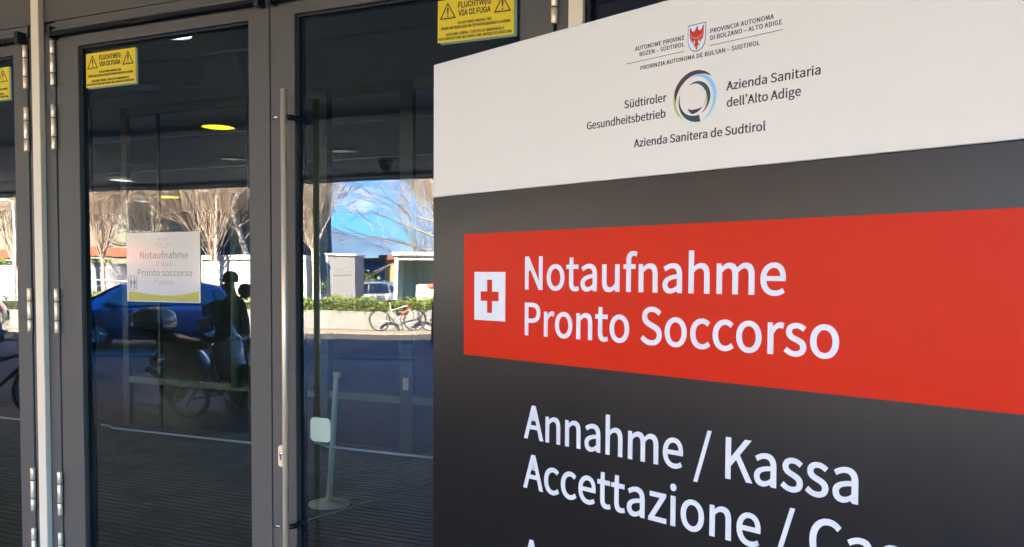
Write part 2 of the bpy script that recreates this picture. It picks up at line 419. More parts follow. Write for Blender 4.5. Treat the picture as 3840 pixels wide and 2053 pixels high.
# ---------------------------------------------------------------- lettering
GLYPHS = {'S': {
'/': (384,[[11,-175,76,-175,370,778,305,778]]),
'1': (544,[[86,0,480,0,480,75,336,75,336,719,268,719,226,698,177,681,119,668,119,611,247,611,247,75,86,75]]),
'A': (596,[[4,0,95,0,165,220,427,220,496,0,592,0,348,719,247,719],[187,291,223,402,294,645,298,645,371,402,405,291]]),
'B': (644,[[99,0,327,0,403,6,470,23,524,52,565,93,591,146,600,211,593,265,573,309,542,343,502,368,454,382,454,387,499,411,532,446,552,492,559,543,551,600,527,645,490,678,440,701,380,714,312,719,99,719],[189,414,189,647,300,647,374,641,427,621,459,585,470,531,460,482,429,445,375,422,296,414],[189,73,189,343,315,343,384,338,438,323,478,298,503,261,511,214,502,162,477,122,437,94,383,78,315,73]]),
'C': (625,[[370,-13,423,-8,471,5,515,26,554,54,590,90,540,148,504,114,465,88,422,72,374,67,309,76,255,103,210,146,177,205,157,277,150,362,157,446,179,517,213,574,258,617,313,643,376,652,434,643,482,620,524,584,573,643,537,676,491,705,437,724,375,731,289,720,212,686,148,632,99,559,68,467,57,359,68,250,98,159,146,86,209,32,284,-1]]),
'D': (675,[[99,0,282,0,382,11,465,43,531,96,578,167,607,256,617,362,607,468,578,556,530,626,464,677,380,708,278,719,99,719],[189,75,189,645,271,645,348,637,412,612,461,572,496,516,517,446,524,362,517,278,496,207,461,150,412,109,348,83,271,75]]),
'E': (577,[[99,0,524,0,524,77,189,77,189,339,462,339,462,417,189,417,189,642,513,642,513,719,99,719]]),
'G': (675,[[381,-13,437,-9,488,3,533,21,571,43,603,71,603,373,367,373,367,297,520,297,520,109,485,86,440,72,390,67,319,76,260,103,212,146,178,205,157,277,150,362,158,446,180,517,215,574,263,617,321,643,389,652,439,647,480,632,515,611,544,584,593,643,565,669,531,693,490,713,442,726,386,731,296,720,216,686,150,632,100,559,68,467,57,359,68,250,99,159,148,86,213,32,292,-1]]),
'I': (287,[[99,0,189,0,189,719,99,719]]),
'K': (633,[[99,0,189,0,189,227,313,375,528,0,629,0,370,446,595,719,492,719,191,358,189,358,189,719,99,719]]),
'L': (532,[[99,0,504,0,504,77,189,77,189,719,99,719]]),
'M': (796,[[99,0,180,0,180,398,169,610,173,610,230,446,367,73,427,73,563,446,621,610,625,610,613,398,613,0,697,0,697,719,588,719,451,334,401,184,397,184,345,334,208,719,99,719]]),
'N': (709,[[99,0,184,0,184,377,174,602,177,602,255,454,517,0,610,0,610,719,524,719,524,345,524,300,526,253,529,207,533,162,536,118,531,118,454,266,191,719,99,719]]),
'O': (727,[[364,-13,449,-1,523,33,585,88,631,162,660,254,671,362,660,469,631,560,585,633,523,687,449,720,364,731,278,720,204,687,143,633,96,560,67,469,57,362,67,254,96,162,143,88,204,33,278,-1],[364,67,303,76,251,103,208,147,177,206,157,278,150,362,157,446,177,517,208,574,251,617,303,643,364,652,424,643,477,617,519,574,551,517,571,446,577,362,571,278,551,206,519,147,477,103,424,76]]),
'P': (621,[[99,0,189,0,189,286,308,286,382,292,447,310,499,340,539,383,564,439,573,508,564,578,539,632,499,672,445,699,380,714,304,719,99,719],[189,360,189,645,292,645,361,641,414,627,452,601,475,562,482,508,475,453,453,411,416,382,364,365,296,360]]),
'R': (623,[[189,377,189,645,310,645,385,638,439,617,473,577,484,518,477,467,455,428,420,400,371,383,310,377],[493,0,595,0,413,315,467,334,512,364,546,404,567,456,575,518,566,584,542,636,504,674,454,700,393,714,324,719,99,719,99,0,189,0,189,305,319,305]]),
'S': (584,[[298,-13,368,-6,428,15,476,47,512,88,534,137,542,191,535,249,514,295,482,331,442,360,394,383,292,427,250,446,211,470,183,503,173,548,182,591,209,624,252,645,307,652,354,647,397,634,436,613,471,585,518,643,485,672,446,697,404,715,357,727,307,731,245,725,190,707,145,678,110,640,88,594,80,541,89,484,113,439,146,404,186,377,226,357,329,312,377,289,415,264,441,231,450,183,440,136,410,99,363,75,299,67,244,73,191,91,143,119,101,156,47,93,87,57,133,28,183,6,239,-8]]),
'T': (587,[[248,0,339,0,339,642,557,642,557,719,30,719,30,642,248,642]]),
'U': (707,[[354,-13,424,-6,486,16,538,55,577,114,603,193,612,296,612,719,525,719,525,294,518,217,501,158,475,116,440,87,400,72,354,67,309,72,269,87,235,116,209,158,192,217,186,294,186,719,96,719,96,296,105,193,130,114,170,55,222,16,284,-6]]),
'V': (564,[[230,0,335,0,564,719,472,719,356,329,286,92,282,92,213,329,96,719,1,719]]),
'Z': (591,[[49,0,545,0,545,77,161,77,540,665,540,719,83,719,83,642,428,642,49,55]]),
'a': (552,[[213,-13,261,-7,306,10,349,34,389,64,392,64,400,0,474,0,474,327,469,390,455,443,430,486,395,519,348,539,289,546,239,542,192,531,150,515,112,496,80,476,115,415,149,436,187,454,229,467,275,472,328,460,362,430,379,387,384,337,281,322,199,300,136,272,92,236,66,191,58,138,70,74,102,27,151,-3],[238,60,190,68,157,95,144,144,152,182,177,215,222,241,290,262,384,277,384,129,335,91,287,68]]),
'b': (606,[[325,-13,384,-4,439,21,486,63,523,119,547,190,556,275,550,352,531,418,501,472,460,512,407,537,344,546,300,540,256,524,215,501,176,472,180,567,180,780,90,780,90,0,162,0,170,55,174,55,210,27,248,5,287,-8],[310,63,271,68,227,85,180,118,180,398,229,438,276,462,322,471,375,461,415,435,442,394,458,340,463,274,455,201,434,143,402,99,360,72]]),
'c': (500,[[300,-13,347,-8,392,5,434,26,473,54,433,115,397,88,355,69,308,62,253,71,208,98,173,141,151,197,143,266,151,334,174,391,210,434,256,461,311,471,350,465,385,449,417,425,462,483,432,507,396,527,355,541,307,546,240,538,180,513,127,472,87,417,60,348,51,266,60,184,84,115,123,60,173,20,233,-4]]),
'd': (608,[[272,-13,318,-7,361,10,400,34,433,63,436,63,444,0,518,0,518,780,427,780,427,575,432,484,386,517,339,539,282,546,223,537,169,512,122,471,85,415,61,346,52,266,59,183,79,115,112,60,155,20,209,-4],[291,63,240,72,199,98,169,139,150,196,144,267,152,335,174,391,207,434,249,461,298,471,341,465,384,447,427,415,427,135,383,95,338,71]]),
'e': (543,[[306,-13,357,-9,403,3,444,20,480,41,449,101,408,78,364,64,316,59,259,67,212,92,175,130,150,182,139,245,498,245,502,296,496,367,477,428,447,478,405,515,352,538,289,546,229,537,173,512,125,471,86,416,60,347,51,266,60,184,85,116,125,61,177,20,238,-4],[138,309,151,367,175,413,208,447,247,467,291,475,347,464,389,432,415,380,424,309]]),
'f': (319,[[32,460,105,460,105,0,194,0,194,460,307,460,307,532,194,532,194,617,202,674,227,710,270,722,299,718,329,707,349,776,308,788,260,793,203,785,160,762,129,726,111,677,105,618,105,532,32,527]]),
'g': (553,[[270,-245,347,-238,413,-219,466,-190,506,-153,531,-109,539,-61,532,-14,509,22,472,47,420,61,354,66,249,66,176,82,156,124,166,160,190,187,229,174,269,169,331,177,385,201,427,240,454,291,464,354,458,397,443,435,421,464,529,464,529,532,344,532,311,542,269,546,217,540,170,523,129,495,97,457,77,410,70,356,80,297,105,248,139,213,139,209,111,184,89,151,80,110,94,57,128,23,128,18,86,-17,59,-58,50,-103,60,-153,90,-192,136,-221,197,-239],[269,229,225,238,189,264,165,303,156,356,165,408,189,448,225,472,269,480,313,472,349,448,374,408,382,356,373,303,349,264,312,238],[282,-183,217,-177,169,-158,139,-129,128,-90,141,-44,182,0,251,-8,343,-8,402,-14,439,-36,451,-75,439,-116,405,-150,352,-174]]),
'h': (595,[[90,0,180,0,180,386,218,422,252,447,287,463,325,468,371,459,402,434,421,390,426,325,426,0,516,0,516,337,509,411,491,469,459,512,413,537,353,546,302,539,256,520,215,491,176,457,180,567,180,780,90,780]]),
'i': (270,[[90,0,180,0,180,532,90,532],[135,642,178,658,195,702,178,744,135,760,93,744,76,702,93,658]]),
'k': (541,[[90,0,178,0,178,140,278,257,434,0,531,0,330,318,508,532,408,532,182,252,178,252,178,780,90,780]]),
'l': (278,[[184,-13,236,-5,224,64,205,62,188,71,180,100,180,780,90,780,90,106,100,42,130,1]]),
'm': (908,[[90,0,180,0,180,386,227,432,272,459,314,468,358,459,389,434,407,390,413,325,413,0,502,0,502,386,550,432,594,459,636,468,680,459,711,434,729,390,735,325,735,0,825,0,825,337,818,411,799,469,767,512,722,537,664,546,616,539,572,518,529,485,487,444,467,487,437,519,395,539,340,546,294,539,251,520,211,491,175,455,173,455,164,532,90,532]]),
'n': (598,[[90,0,180,0,180,386,218,422,252,447,287,463,325,468,371,459,402,434,421,390,426,325,426,0,516,0,516,337,509,411,491,469,459,512,413,537,353,546,301,539,255,520,213,491,175,455,173,455,164,532,90,532]]),
'o': (594,[[297,-13,361,-4,419,20,469,60,508,115,534,184,543,266,534,348,508,417,469,472,419,513,361,538,297,546,234,538,175,513,125,472,86,417,60,348,51,266,60,184,86,115,125,60,175,20,234,-4],[297,62,246,71,203,98,171,141,150,197,143,266,150,334,171,391,203,434,246,461,297,471,349,461,391,434,424,391,445,334,452,266,445,197,424,141,391,98,349,71]]),
'p': (608,[[90,-225,180,-225,180,-44,177,49,226,15,276,-6,325,-13,384,-4,439,21,486,63,523,119,547,190,556,275,550,352,531,418,501,472,460,512,407,537,344,546,298,540,254,523,213,499,175,471,173,471,164,532,90,532],[310,63,271,68,227,85,180,118,180,398,230,438,277,462,322,471,375,461,415,435,442,394,458,340,463,274,455,201,434,143,402,99,360,72]]),
'r': (380,[[90,0,180,0,180,342,210,400,244,438,279,459,314,466,366,457,382,534,356,544,325,546,282,538,242,516,206,481,175,435,173,435,164,532,90,532]]),
's': (459,[[229,-13,298,-5,352,18,391,52,415,96,423,145,413,198,388,237,351,266,307,289,261,307,204,330,163,358,146,399,157,438,189,466,245,476,289,470,329,453,366,429,409,485,375,509,336,528,292,541,244,546,180,538,129,517,92,485,69,443,61,395,75,336,110,294,160,264,216,241,273,217,319,186,337,140,326,98,291,68,232,57,187,61,147,74,110,95,75,121,31,61,73,32,121,8,174,-7]]),
't': (370,[[257,-13,307,-7,356,7,338,75,309,64,277,60,229,72,203,107,195,162,195,460,340,460,340,532,195,532,195,682,121,682,111,532,26,527,26,460,106,460,106,165,111,105,127,56,155,19,198,-5]]),
'u': (595,[[246,-13,297,-6,342,14,383,44,422,83,425,83,431,0,506,0,506,532,417,532,417,155,380,114,346,86,311,70,273,65,227,73,196,98,178,142,173,206,173,532,82,532,82,195,89,121,108,63,140,21,186,-4]]),
'z': (466,[[34,0,437,0,437,73,147,73,428,484,428,532,65,532,65,460,315,460,34,48]]),
'º': (399,[[199,424,251,432,297,455,333,494,357,545,366,609,357,673,333,724,297,762,251,785,199,793,147,785,101,762,65,724,41,673,32,609,41,545,65,494,101,455,147,432],[199,479,147,496,113,541,101,609,113,677,147,722,199,738,251,722,284,677,296,609,284,541,251,496]]),
'Ü': (707,[[354,-13,424,-6,486,16,538,55,577,114,603,193,612,296,612,719,525,719,525,294,518,217,501,158,475,116,440,87,400,72,354,67,309,72,269,87,235,116,209,158,192,217,186,294,186,719,96,719,96,296,105,193,130,114,170,55,222,16,284,-6],[240,784,279,799,294,838,279,876,240,891,202,876,187,838,202,799],[466,784,504,799,519,838,504,876,466,891,427,876,412,838,427,799]]),
'ü': (595,[[246,-13,297,-6,342,14,383,44,422,83,425,83,431,0,506,0,506,532,417,532,417,155,380,114,346,86,311,70,273,65,227,73,196,98,178,142,173,206,173,532,82,532,82,195,89,121,108,63,140,21,186,-4],[191,644,230,660,246,698,230,736,191,752,153,736,137,698,153,660],[402,644,441,660,457,698,441,736,402,752,364,736,348,698,364,660]]),
'–': (525,[[45,245,480,245,480,306,45,306]]),
'’': (274,[[66,587,87,550,123,572,157,602,184,640,202,684,209,733,198,781,171,814,132,826,82,806,65,763,82,718,127,700,153,708,142,663,112,621]]),
' ': (220,[])},
'B': {
'!': (274,[[94,225,88,712,185,712,179,225],[137,-6,113,-2,92,12,78,33,73,57,78,82,92,102,113,116,137,121,162,116,182,102,196,82,201,57,196,33,182,12,162,-2]]),
"'": (289,[[109,445,98,712,190,712,180,445]]),
'A': (672,[[23,0,282,712,387,712,648,0,553,0,402,423,370,521,325,670,343,670,298,519,267,423,119,0],[154,199,154,278,518,278,518,199]]),
'B': (639,[[84,0,84,712,337,712,384,709,425,701,460,687,503,657,533,619,551,574,557,523,553,482,541,448,523,421,499,400,441,373,441,367,475,360,508,344,539,318,563,284,580,242,585,191,579,139,560,93,528,55,482,25,443,11,398,3,345,0],[174,80,343,80,393,83,433,94,462,112,489,147,498,191,493,226,479,257,457,284,428,305,391,319,347,323,174,323],[174,400,333,400,370,403,403,415,431,433,452,457,466,487,470,521,462,564,438,600,396,624,336,632,174,632]]),
'C': (714,[[374,-10,329,-7,287,2,247,15,210,35,176,59,146,89,120,123,98,161,80,204,67,251,59,301,56,356,59,410,67,461,80,507,98,550,120,589,146,623,176,652,210,677,247,697,287,711,329,719,374,722,427,718,476,706,522,686,563,660,598,626,627,586,648,540,662,488,572,488,561,522,545,552,500,600,441,629,374,638,332,634,293,623,257,605,225,580,197,548,175,509,158,464,148,413,145,356,148,298,158,247,175,202,198,164,225,132,257,107,293,89,332,78,374,74,441,84,500,113,525,134,545,160,561,190,572,225,662,225,649,173,627,127,599,87,563,53,522,26,477,6,427,-6]]),
'D': (703,[[306,0,134,0,134,80,301,80,355,84,403,95,445,113,480,138,509,170,531,209,546,253,556,303,559,358,556,412,546,461,531,505,509,543,481,574,447,599,407,618,361,629,309,632,130,632,130,712,315,712,366,710,412,702,455,688,494,670,528,646,559,618,585,585,607,548,624,506,636,460,644,411,646,358,644,304,636,254,624,208,607,166,584,128,558,95,527,67,491,43,451,24,407,11,359,3],[174,712,174,0,84,0,84,712]]),
'E': (586,[[84,0,84,712,521,712,521,632,174,632,174,400,498,400,498,320,174,320,174,80,525,80,525,0]]),
'F': (574,[[84,0,84,712,517,712,517,632,174,632,174,390,485,390,485,310,174,310,174,0]]),
'G': (728,[[376,-10,330,-7,287,2,247,16,209,35,175,60,145,89,119,123,97,162,79,205,66,251,59,302,56,356,59,410,66,461,79,507,97,550,119,589,145,623,175,652,208,677,245,697,285,711,327,719,371,722,426,718,477,705,523,685,564,657,600,623,629,583,650,538,664,488,571,488,542,550,499,598,441,628,371,638,330,634,292,624,256,605,225,580,197,548,175,510,158,464,148,413,145,356,148,298,158,247,175,203,198,164,225,132,258,107,294,89,334,78,376,74,433,80,483,100,524,131,555,173,569,206,578,243,581,283,608,279,396,279,396,358,669,358,669,280,665,224,652,173,631,127,603,87,568,53,527,26,481,6,431,-6]]),
'H': (724,[[84,0,84,712,174,712,174,404,549,404,549,712,640,712,640,0,549,0,549,325,174,325,174,0]]),
'I': (421,[[43,0,43,80,165,80,165,632,43,632,43,712,377,712,377,632,256,632,256,80,377,80,377,0]]),
'K': (653,[[146,204,146,303,195,365,244,425,296,482,509,712,628,712,324,386,319,387],[84,0,84,712,174,712,174,468,174,315,174,271,174,0],[521,0,263,363,319,433,628,0]]),
'L': (550,[[84,0,84,712,174,712,174,80,506,80,506,0]]),
'M': (879,[[84,0,84,712,212,712,388,262,402,222,419,172,436,117,450,68,430,68,445,116,462,170,479,222,493,262,667,712,795,712,795,0,706,0,706,407,706,458,707,516,709,578,710,640,718,640,697,573,675,508,654,450,638,407,478,0,401,0,239,407,223,449,203,505,181,571,157,640,166,640,168,582,169,520,170,460,171,407,171,0]]),
'N': (733,[[84,0,84,712,191,712,480,256,508,211,543,149,579,77,567,75,561,152,559,220,558,273,558,712,649,712,649,0,542,0,283,406,248,463,207,533,151,633,167,635,171,537,174,459,175,407,175,0]]),
'O': (747,[[374,-10,329,-7,287,2,248,15,211,35,177,59,147,89,120,123,98,161,80,204,67,251,59,301,56,356,59,410,67,461,80,507,98,550,120,589,147,623,177,652,211,677,248,697,287,711,329,719,374,722,418,719,460,711,500,697,537,677,571,652,601,623,627,589,649,550,667,507,680,461,688,410,690,356,688,301,680,251,667,204,649,161,627,123,601,89,571,59,537,35,500,15,460,2,418,-7],[374,74,415,78,453,88,489,106,521,131,549,163,572,202,589,247,599,298,602,356,599,414,589,465,572,510,549,549,521,581,489,606,453,624,415,635,374,638,332,634,294,624,258,606,226,581,198,549,175,510,158,465,148,413,145,356,148,298,158,247,175,202,198,163,226,132,258,107,294,89,332,78]]),
'P': (622,[[84,0,84,712,329,712,381,709,426,699,465,682,498,660,525,633,546,602,560,566,569,528,572,487,569,446,560,407,546,372,525,340,498,313,465,290,426,273,381,263,329,260,153,260,153,339,326,339,376,344,416,358,446,381,466,411,478,447,482,487,478,527,466,562,446,592,416,614,376,628,325,633,174,633,174,0]]),
'R': (629,[[84,0,84,712,330,712,382,709,427,700,466,684,499,663,526,637,547,606,561,572,570,534,573,493,570,452,561,414,547,380,526,350,499,325,466,304,427,289,382,280,330,277,135,277,135,357,327,357,377,361,417,374,447,394,467,421,479,454,483,493,479,533,467,567,447,594,417,615,377,628,326,633,174,633,174,0],[494,0,322,321,424,321,599,0]]),
'S': (625,[[313,-12,264,-10,219,-1,179,13,143,32,114,56,89,84,71,116,59,152,54,191,146,191,155,154,173,123,199,99,233,82,272,72,313,69,359,73,400,84,435,103,461,129,478,160,484,195,479,226,465,250,443,270,414,286,343,311,257,335,203,354,157,377,121,405,94,438,78,477,73,521,76,560,87,595,105,627,129,655,158,678,193,697,231,711,273,719,318,722,363,719,405,711,443,697,491,667,528,628,552,582,561,529,472,529,457,577,423,612,392,629,356,639,315,642,272,638,234,627,203,609,180,586,166,557,161,526,167,493,183,467,208,447,237,431,297,411,370,391,436,369,502,333,530,307,552,277,567,239,572,194,564,139,541,89,518,60,488,35,453,15,411,0,365,-9]]),
'T': (628,[[44,632,44,712,584,712,584,632,359,632,359,0,270,0,270,632]]),
'U': (724,[[362,-11,309,-8,260,3,216,22,177,46,145,76,119,112,99,152,88,195,84,242,84,712,174,712,174,250,180,201,197,158,225,122,262,95,308,78,362,72,417,78,463,95,500,122,527,158,544,201,550,250,550,712,640,712,640,242,636,195,625,152,606,112,580,76,547,46,509,22,465,3,416,-8]]),
'V': (672,[[285,0,23,712,118,712,269,289,301,192,347,43,328,43,374,193,405,289,553,712,648,712,389,0]]),
'W': (961,[[217,0,23,712,115,712,228,274,246,204,261,131,276,55,265,55,280,131,296,204,314,274,429,712,532,712,646,274,664,204,681,131,696,55,684,55,698,131,715,204,732,274,845,712,937,712,742,0,638,0,515,452,492,548,470,665,489,665,469,553,445,452,323,0]]),
'Z': (614,[[58,0,58,65,383,539,429,603,477,666,487,636,400,633,312,632,56,632,56,712,555,712,555,646,236,180,187,113,136,46,126,76,213,79,300,80,559,80,559,0]]),
'Ö': (747,[[374,-10,329,-7,287,2,248,15,211,35,177,59,147,89,120,123,98,161,80,204,67,251,59,301,56,356,59,410,67,461,80,507,98,550,120,589,147,623,177,652,211,677,248,697,287,711,329,719,374,722,418,719,460,711,500,697,537,677,571,652,601,623,627,589,649,550,667,507,680,461,688,410,690,356,688,301,680,251,667,204,649,161,627,123,601,89,571,59,537,35,500,15,460,2,418,-7],[374,74,415,78,453,88,489,106,521,131,549,163,572,202,589,247,599,298,602,356,599,414,589,465,572,510,549,549,521,581,489,606,453,624,415,635,374,638,332,634,294,624,258,606,226,581,198,549,175,510,158,465,148,413,145,356,148,298,158,247,175,202,198,163,226,132,258,107,294,89,332,78],[475,801,453,805,434,818,422,836,418,857,422,879,434,897,453,910,475,914,496,910,515,897,527,879,531,857,527,836,515,818,496,805],[273,801,252,805,233,818,221,836,217,857,221,879,233,897,252,910,273,914,295,910,313,897,326,879,330,857,326,836,313,818,295,805]]),
' ': (263,[])}}


def decode(font):
    out = {}
    for ch, (adv, loops) in GLYPHS[font].items():
        out[ch] = (adv, [[(lp[i], lp[i + 1]) for i in range(0, len(lp), 2)] for lp in loops])
    return out


FONT = {k: decode(k) for k in GLYPHS}
CAPH = {'S': 712.0, 'B': 712.0}


def fatten(lp, d):
    if not d: return lp
    n = len(lp); out = []
    for i in range(n):
        p0, p1, p2 = Vector(lp[i - 1]), Vector(lp[i]), Vector(lp[(i + 1) % n])
        e1, e2 = (p1 - p0), (p2 - p1)
        if e1.length < 1e-6 or e2.length < 1e-6:
            out.append(lp[i]); continue
        e1.normalize(); e2.normalize()
        n1, n2 = Vector((-e1.y, e1.x)), Vector((-e2.y, e2.x))
        k = max(.35, 1 + n1.dot(n2))
        q = p1 + (n1 + n2) * (d / k)
        out.append((q.x, q.y))
    return out


def letters(mb, text, x0, x1, zb, cap, font='S', fat=0.0, track=0.0, y=-.0008, y1=0.0, align=None):
    """Sets a line of text from x0 to x1 on the plane y=0; the cap height is cap, the baseline zb."""
    F = FONT[font]; sc = cap / CAPH[font]
    wid = sum(F[c][0] + track for c in text) - track
    lead = 0
    for c in text[:1]:
        if F[c][1]: lead = min(p[0] for lp in F[c][1] for p in lp)
    tail = F[text[-1]][0] - max(p[0] for lp in F[text[-1]][1] for p in lp)
    net = wid - lead - tail
    kx = (x1 - x0) / net
    pen = -lead
    for c in text:
        adv, loops = F[c]
        if loops:
            area = lambda q: sum(q[i - 1][0] * q[i][1] - q[i][0] * q[i - 1][1] for i in range(len(q)))
            big = max(loops, key=lambda q: abs(area(q)))
            sg = 1 if area(big) > 0 else -1
            lps = [[(x0 + (pen + px) * kx, zb + pz * sc) for px, pz in fatten(lp, -fat * sg)] for lp in loops]
            # separate bodies (i, u-umlaut, !) from holes
            outs = [q for q in lps if area(q) * sg > 0]; ins = [q for q in lps if area(q) * sg < 0]
            for q in outs:
                xs = [p[0] for p in q]; zs = [p[1] for p in q]
                hs = [h for h in ins if min(xs) < h[0][0] < max(xs) and min(zs) < h[0][1] < max(zs)]
                mb.prism(q, y, y1, hs)
        pen += adv + track
    return mb


def crescent(c, r0, r1, a0, a1, w, n=28):
    """A tapering arc: outer radius r0->r1 from angle a0 to a1 (degrees), widths w spread along it."""
    out, inn = [], []
    for i in range(n + 1):
        t = i / n
        a = R(a0 + (a1 - a0) * t); r = r0 + (r1 - r0) * t
        k = t * (len(w) - 1); j = min(int(k), len(w) - 2); wd = w[j] + (w[j + 1] - w[j]) * (k - j)
        out.append((c[0] + r * math.cos(a), c[1] + r * math.sin(a)))
        inn.append((c[0] + (r - wd) * math.cos(a), c[1] + (r - wd) * math.sin(a)))
    return out + inn[::-1]

# ================================================================ MATERIALS
GREY = mat('grey_frame_paint', (.116, .100, .080), .55, spec=.3, noise=.10, nscale=2.0, bump=.02, bscale=300)
GREY_D = mat('black_joint_rubber', (.012, .012, .013), .7)  # black rubber for gaskets, joint seals and hinge gaps
COVER = mat('pale_aluminium_cover', (.92, .73, .49), .5, noise=.04, nscale=2)
STEEL = mat('brushed_steel', (.96, .71, .46), .42, metal=.5, noise=.06, nscale=20)
CHROME = mat('polished_steel', (.75, .74, .70), .12, metal=1.0)
BLACK = mat('black_plastic', (.012, .012, .013), .35)
GLASS = glass_mat('solar_glass_outer', .086, (.42, .51, .55))
GLASS_IN = glass_mat('solar_glass_inner', 0, (.92, .95, .93))
YELLOW = mat('yellow_sign_film', (.90, .62, .015), .35)
BROWN = mat('dark_print', (.035, .015, .008), .5)
SIGN_BLK = mat('black_sign_panel', (.010, .010, .010), .30, spec=.36, noise=.15, nscale=2.2, bump=.012, bscale=900)
SIGN_WHT = mat('white_sign_panel', (.86, .775, .63), .42, noise=.012, nscale=1.5)
SIGN_RED = mat('red_sign_film', (.70, .024, .004), .34, spec=.12, bump=.012, bscale=900)
VINYL = mat('white_vinyl', (.82, .82, .82), .4)
INK = mat('aubergine_ink', (.055, .018, .030), .5)
INK_G = mat('dark_grey_ink', (.035, .035, .035), .5)
LRING = mat('aubergine_print', (.075, .016, .032), .5)
LTEAL = mat('teal_print', (.016, .055, .065), .5)
LBLUE = mat('light_blue_print', (.30, .60, .80), .5)
LLIME = mat('lime_print', (.52, .60, .10), .5)
CREST_R = mat('crest_red', (.62, .02, .018), .5)
CREST_Y = mat('crest_gold', (.75, .45, .05), .5)
PAPER = mat('laminated_paper', (.70, .60, .47), .08, spec=.6)
PAP_TXT = mat('faded_print', (.19, .165, .15), .3)
PAP_GRN = mat('olive_green_print', (.54, .44, .025), .08, spec=.6)
PAP_RED = mat('faded_red_print', (.45, .28, .27), .3)
STICK = mat('frosted_green_sticker', (.42, .50, .37), .5)

# ================================================================ TOTEM SIGN
totem = thing('totem_sign', (-.830, -1.179, 0), 'tall black and white hospital sign with red emergency band', 'sign', -0.382524)
W_ = 1.238
MB().bevbox(0, W_, 0, .07, .10, 1.9372, .0012, 1).build('board', SIGN_BLK, totem)
MB().bevbox(0, W_, 0, .07, 1.938, 2.2035, .0012, 1).build('header_panel', SIGN_WHT, totem)
m = MB()
m.bevbox(-.02, W_ + .02, -.10, .17, 0, .012, .003, 1)
for x in (.12, W_ - .12): m.box(x - .04, x + .04, .02, .05, .012, .10)
m.build('base_plate', STEEL, totem)
MB().box(.0965, W_ - .001, -.0007, 0, 1.6255, 1.8605).build('red_band', SIGN_RED, totem)
zc, xc = 1.741, .1702
m = MB()
q = [(.1275, 1.6950), (.2130, 1.6950), (.2130, 1.7870), (.1275, 1.7870)]
a, b = .0252, .0315
t = .0072
cross = [(xc - t, zc - b), (xc + t, zc - b), (xc + t, zc - t * 1.25), (xc + a, zc - t * 1.25), (xc + a, zc + t * 1.25), (xc + t, zc + t * 1.25),
         (xc + t, zc + b), (xc - t, zc + b), (xc - t, zc + t * 1.25), (xc - a, zc + t * 1.25), (xc - a, zc - t * 1.25), (xc - t, zc - t * 1.25)]
m.prism(q, -.0014, -.0007, [cross])
m.build('cross_pictogram', VINYL, totem)
for text, x0, x1, zb, cap in (('Notaufnahme', .2655, .7690, 1.7560, .0575), ('Pronto Soccorso', .2655, .8460, 1.6735, .0570)):
    letters(MB(), text, x0, x1, zb, cap, fat=11, y=-.0015, y1=-.0007).build('lettering', VINYL, totem)
for text, x0, x1, zb, cap in (('Annahme / Kassa', .2650, .8755, 1.4855, .0590), ('Accettazione / Cassa', .2640, 1.0155, 1.3945, .0605), ('A', .262, .308, 1.2400, .0590)):
    letters(MB(), text, x0, x1, zb, cap, fat=11, y=-.0008).build('lettering', VINYL, totem)
# header: province lines, crest, health service lines, ring logo
for text, x0, x1, zb, cap, tr in (('AUTONOME PROVINZ', .5055, .5972, 2.1374, .0063, 50), ('BOZEN – SÜDTIROL', .5148, .5976, 2.1275, .0063, 50),
                                  ('PROVINCIA AUTONOMA', .6430, .7438, 2.1377, .0063, 50), ('DI BOLZANO – ALTO ADIGE', .6431, .7558, 2.1277, .0063, 50),
                                  ('PROVINZIA AUTONOMA DE BULSAN – SUDTIROL', .5170, .7228, 2.1058, .0061, 50)):
    letters(MB(), text, x0, x1, zb, cap, fat=7, track=tr, y=-.0006).build('lettering', INK_G, totem)
for text, x0, x1, zb in (('Südtiroler', .4858, .5667, 2.0497), ('Gesundheitsbetrieb', .4072, .5653, 2.0255), ('Azienda Sanitaria', .6717, .8128, 2.0502),
                         ("dell’Alto Adige", .6727, .7856, 2.0263), ('Azienda Sanitera de Sudtirol', .5058, .7341, 1.9856)):
    letters(MB(), text, x0, x1, zb, .0122, fat=10, y=-.0006).build('lettering', INK, totem)
m = MB()
m.box(.4887, .5971, -.0005, 0, 2.1196, 2.1203); m.box(.6419, .7575, -.0005, 0, 2.1196, 2.1203)
m.build('rule_line', INK_G, totem)
# ring logo
c0 = (.6186, 2.0497)
logo = MB()
for mi, (args) in enumerate((
        [(c0, .0390, .0382, 222, 46, (.0005, .0032, .0062, .0076, .0072, .0056, .0010))],
        [(c0, .0312, .0392, 112, -68, (.0004, .0034, .0052, .0060, .0056, .0036, .0004))],
        [(c0, .0385, .0385, 165, 236, (.0003, .0026, .0032, .0022, .0003)), (c0, .0218, .0215, 48, -48, (.0003, .0022, .0030, .0022, .0003))],
        [(c0, .0205, .0285, 118, -64, (.0004, .0030, .0055, .0066, .0052, .0028, .0004)), (c0, .0275, .0395, 172, 284, (.0004, .0020, .0045, .0078, .0105))],
        [(c0, .0215, .0262, 304, 258, (.0006, .0030, .0055, .0060)), (c0, .0262, .0212, 258, 234, (.0060, .0032, .0004))])):
    logo.cur = (0, 1, 2, 3, 0)[mi]
    for k, (cc, ra, rb, a0, a1, w) in enumerate(args):
        yy = -.0005 - .00007 * mi
        logo.prism(crescent(cc, ra, rb, a0, a1, w), yy, 0)
logo.build('ring_logo', [LRING, LBLUE, LLIME, LTEAL], totem)
# crest: shield with a red eagle
cr = MB()


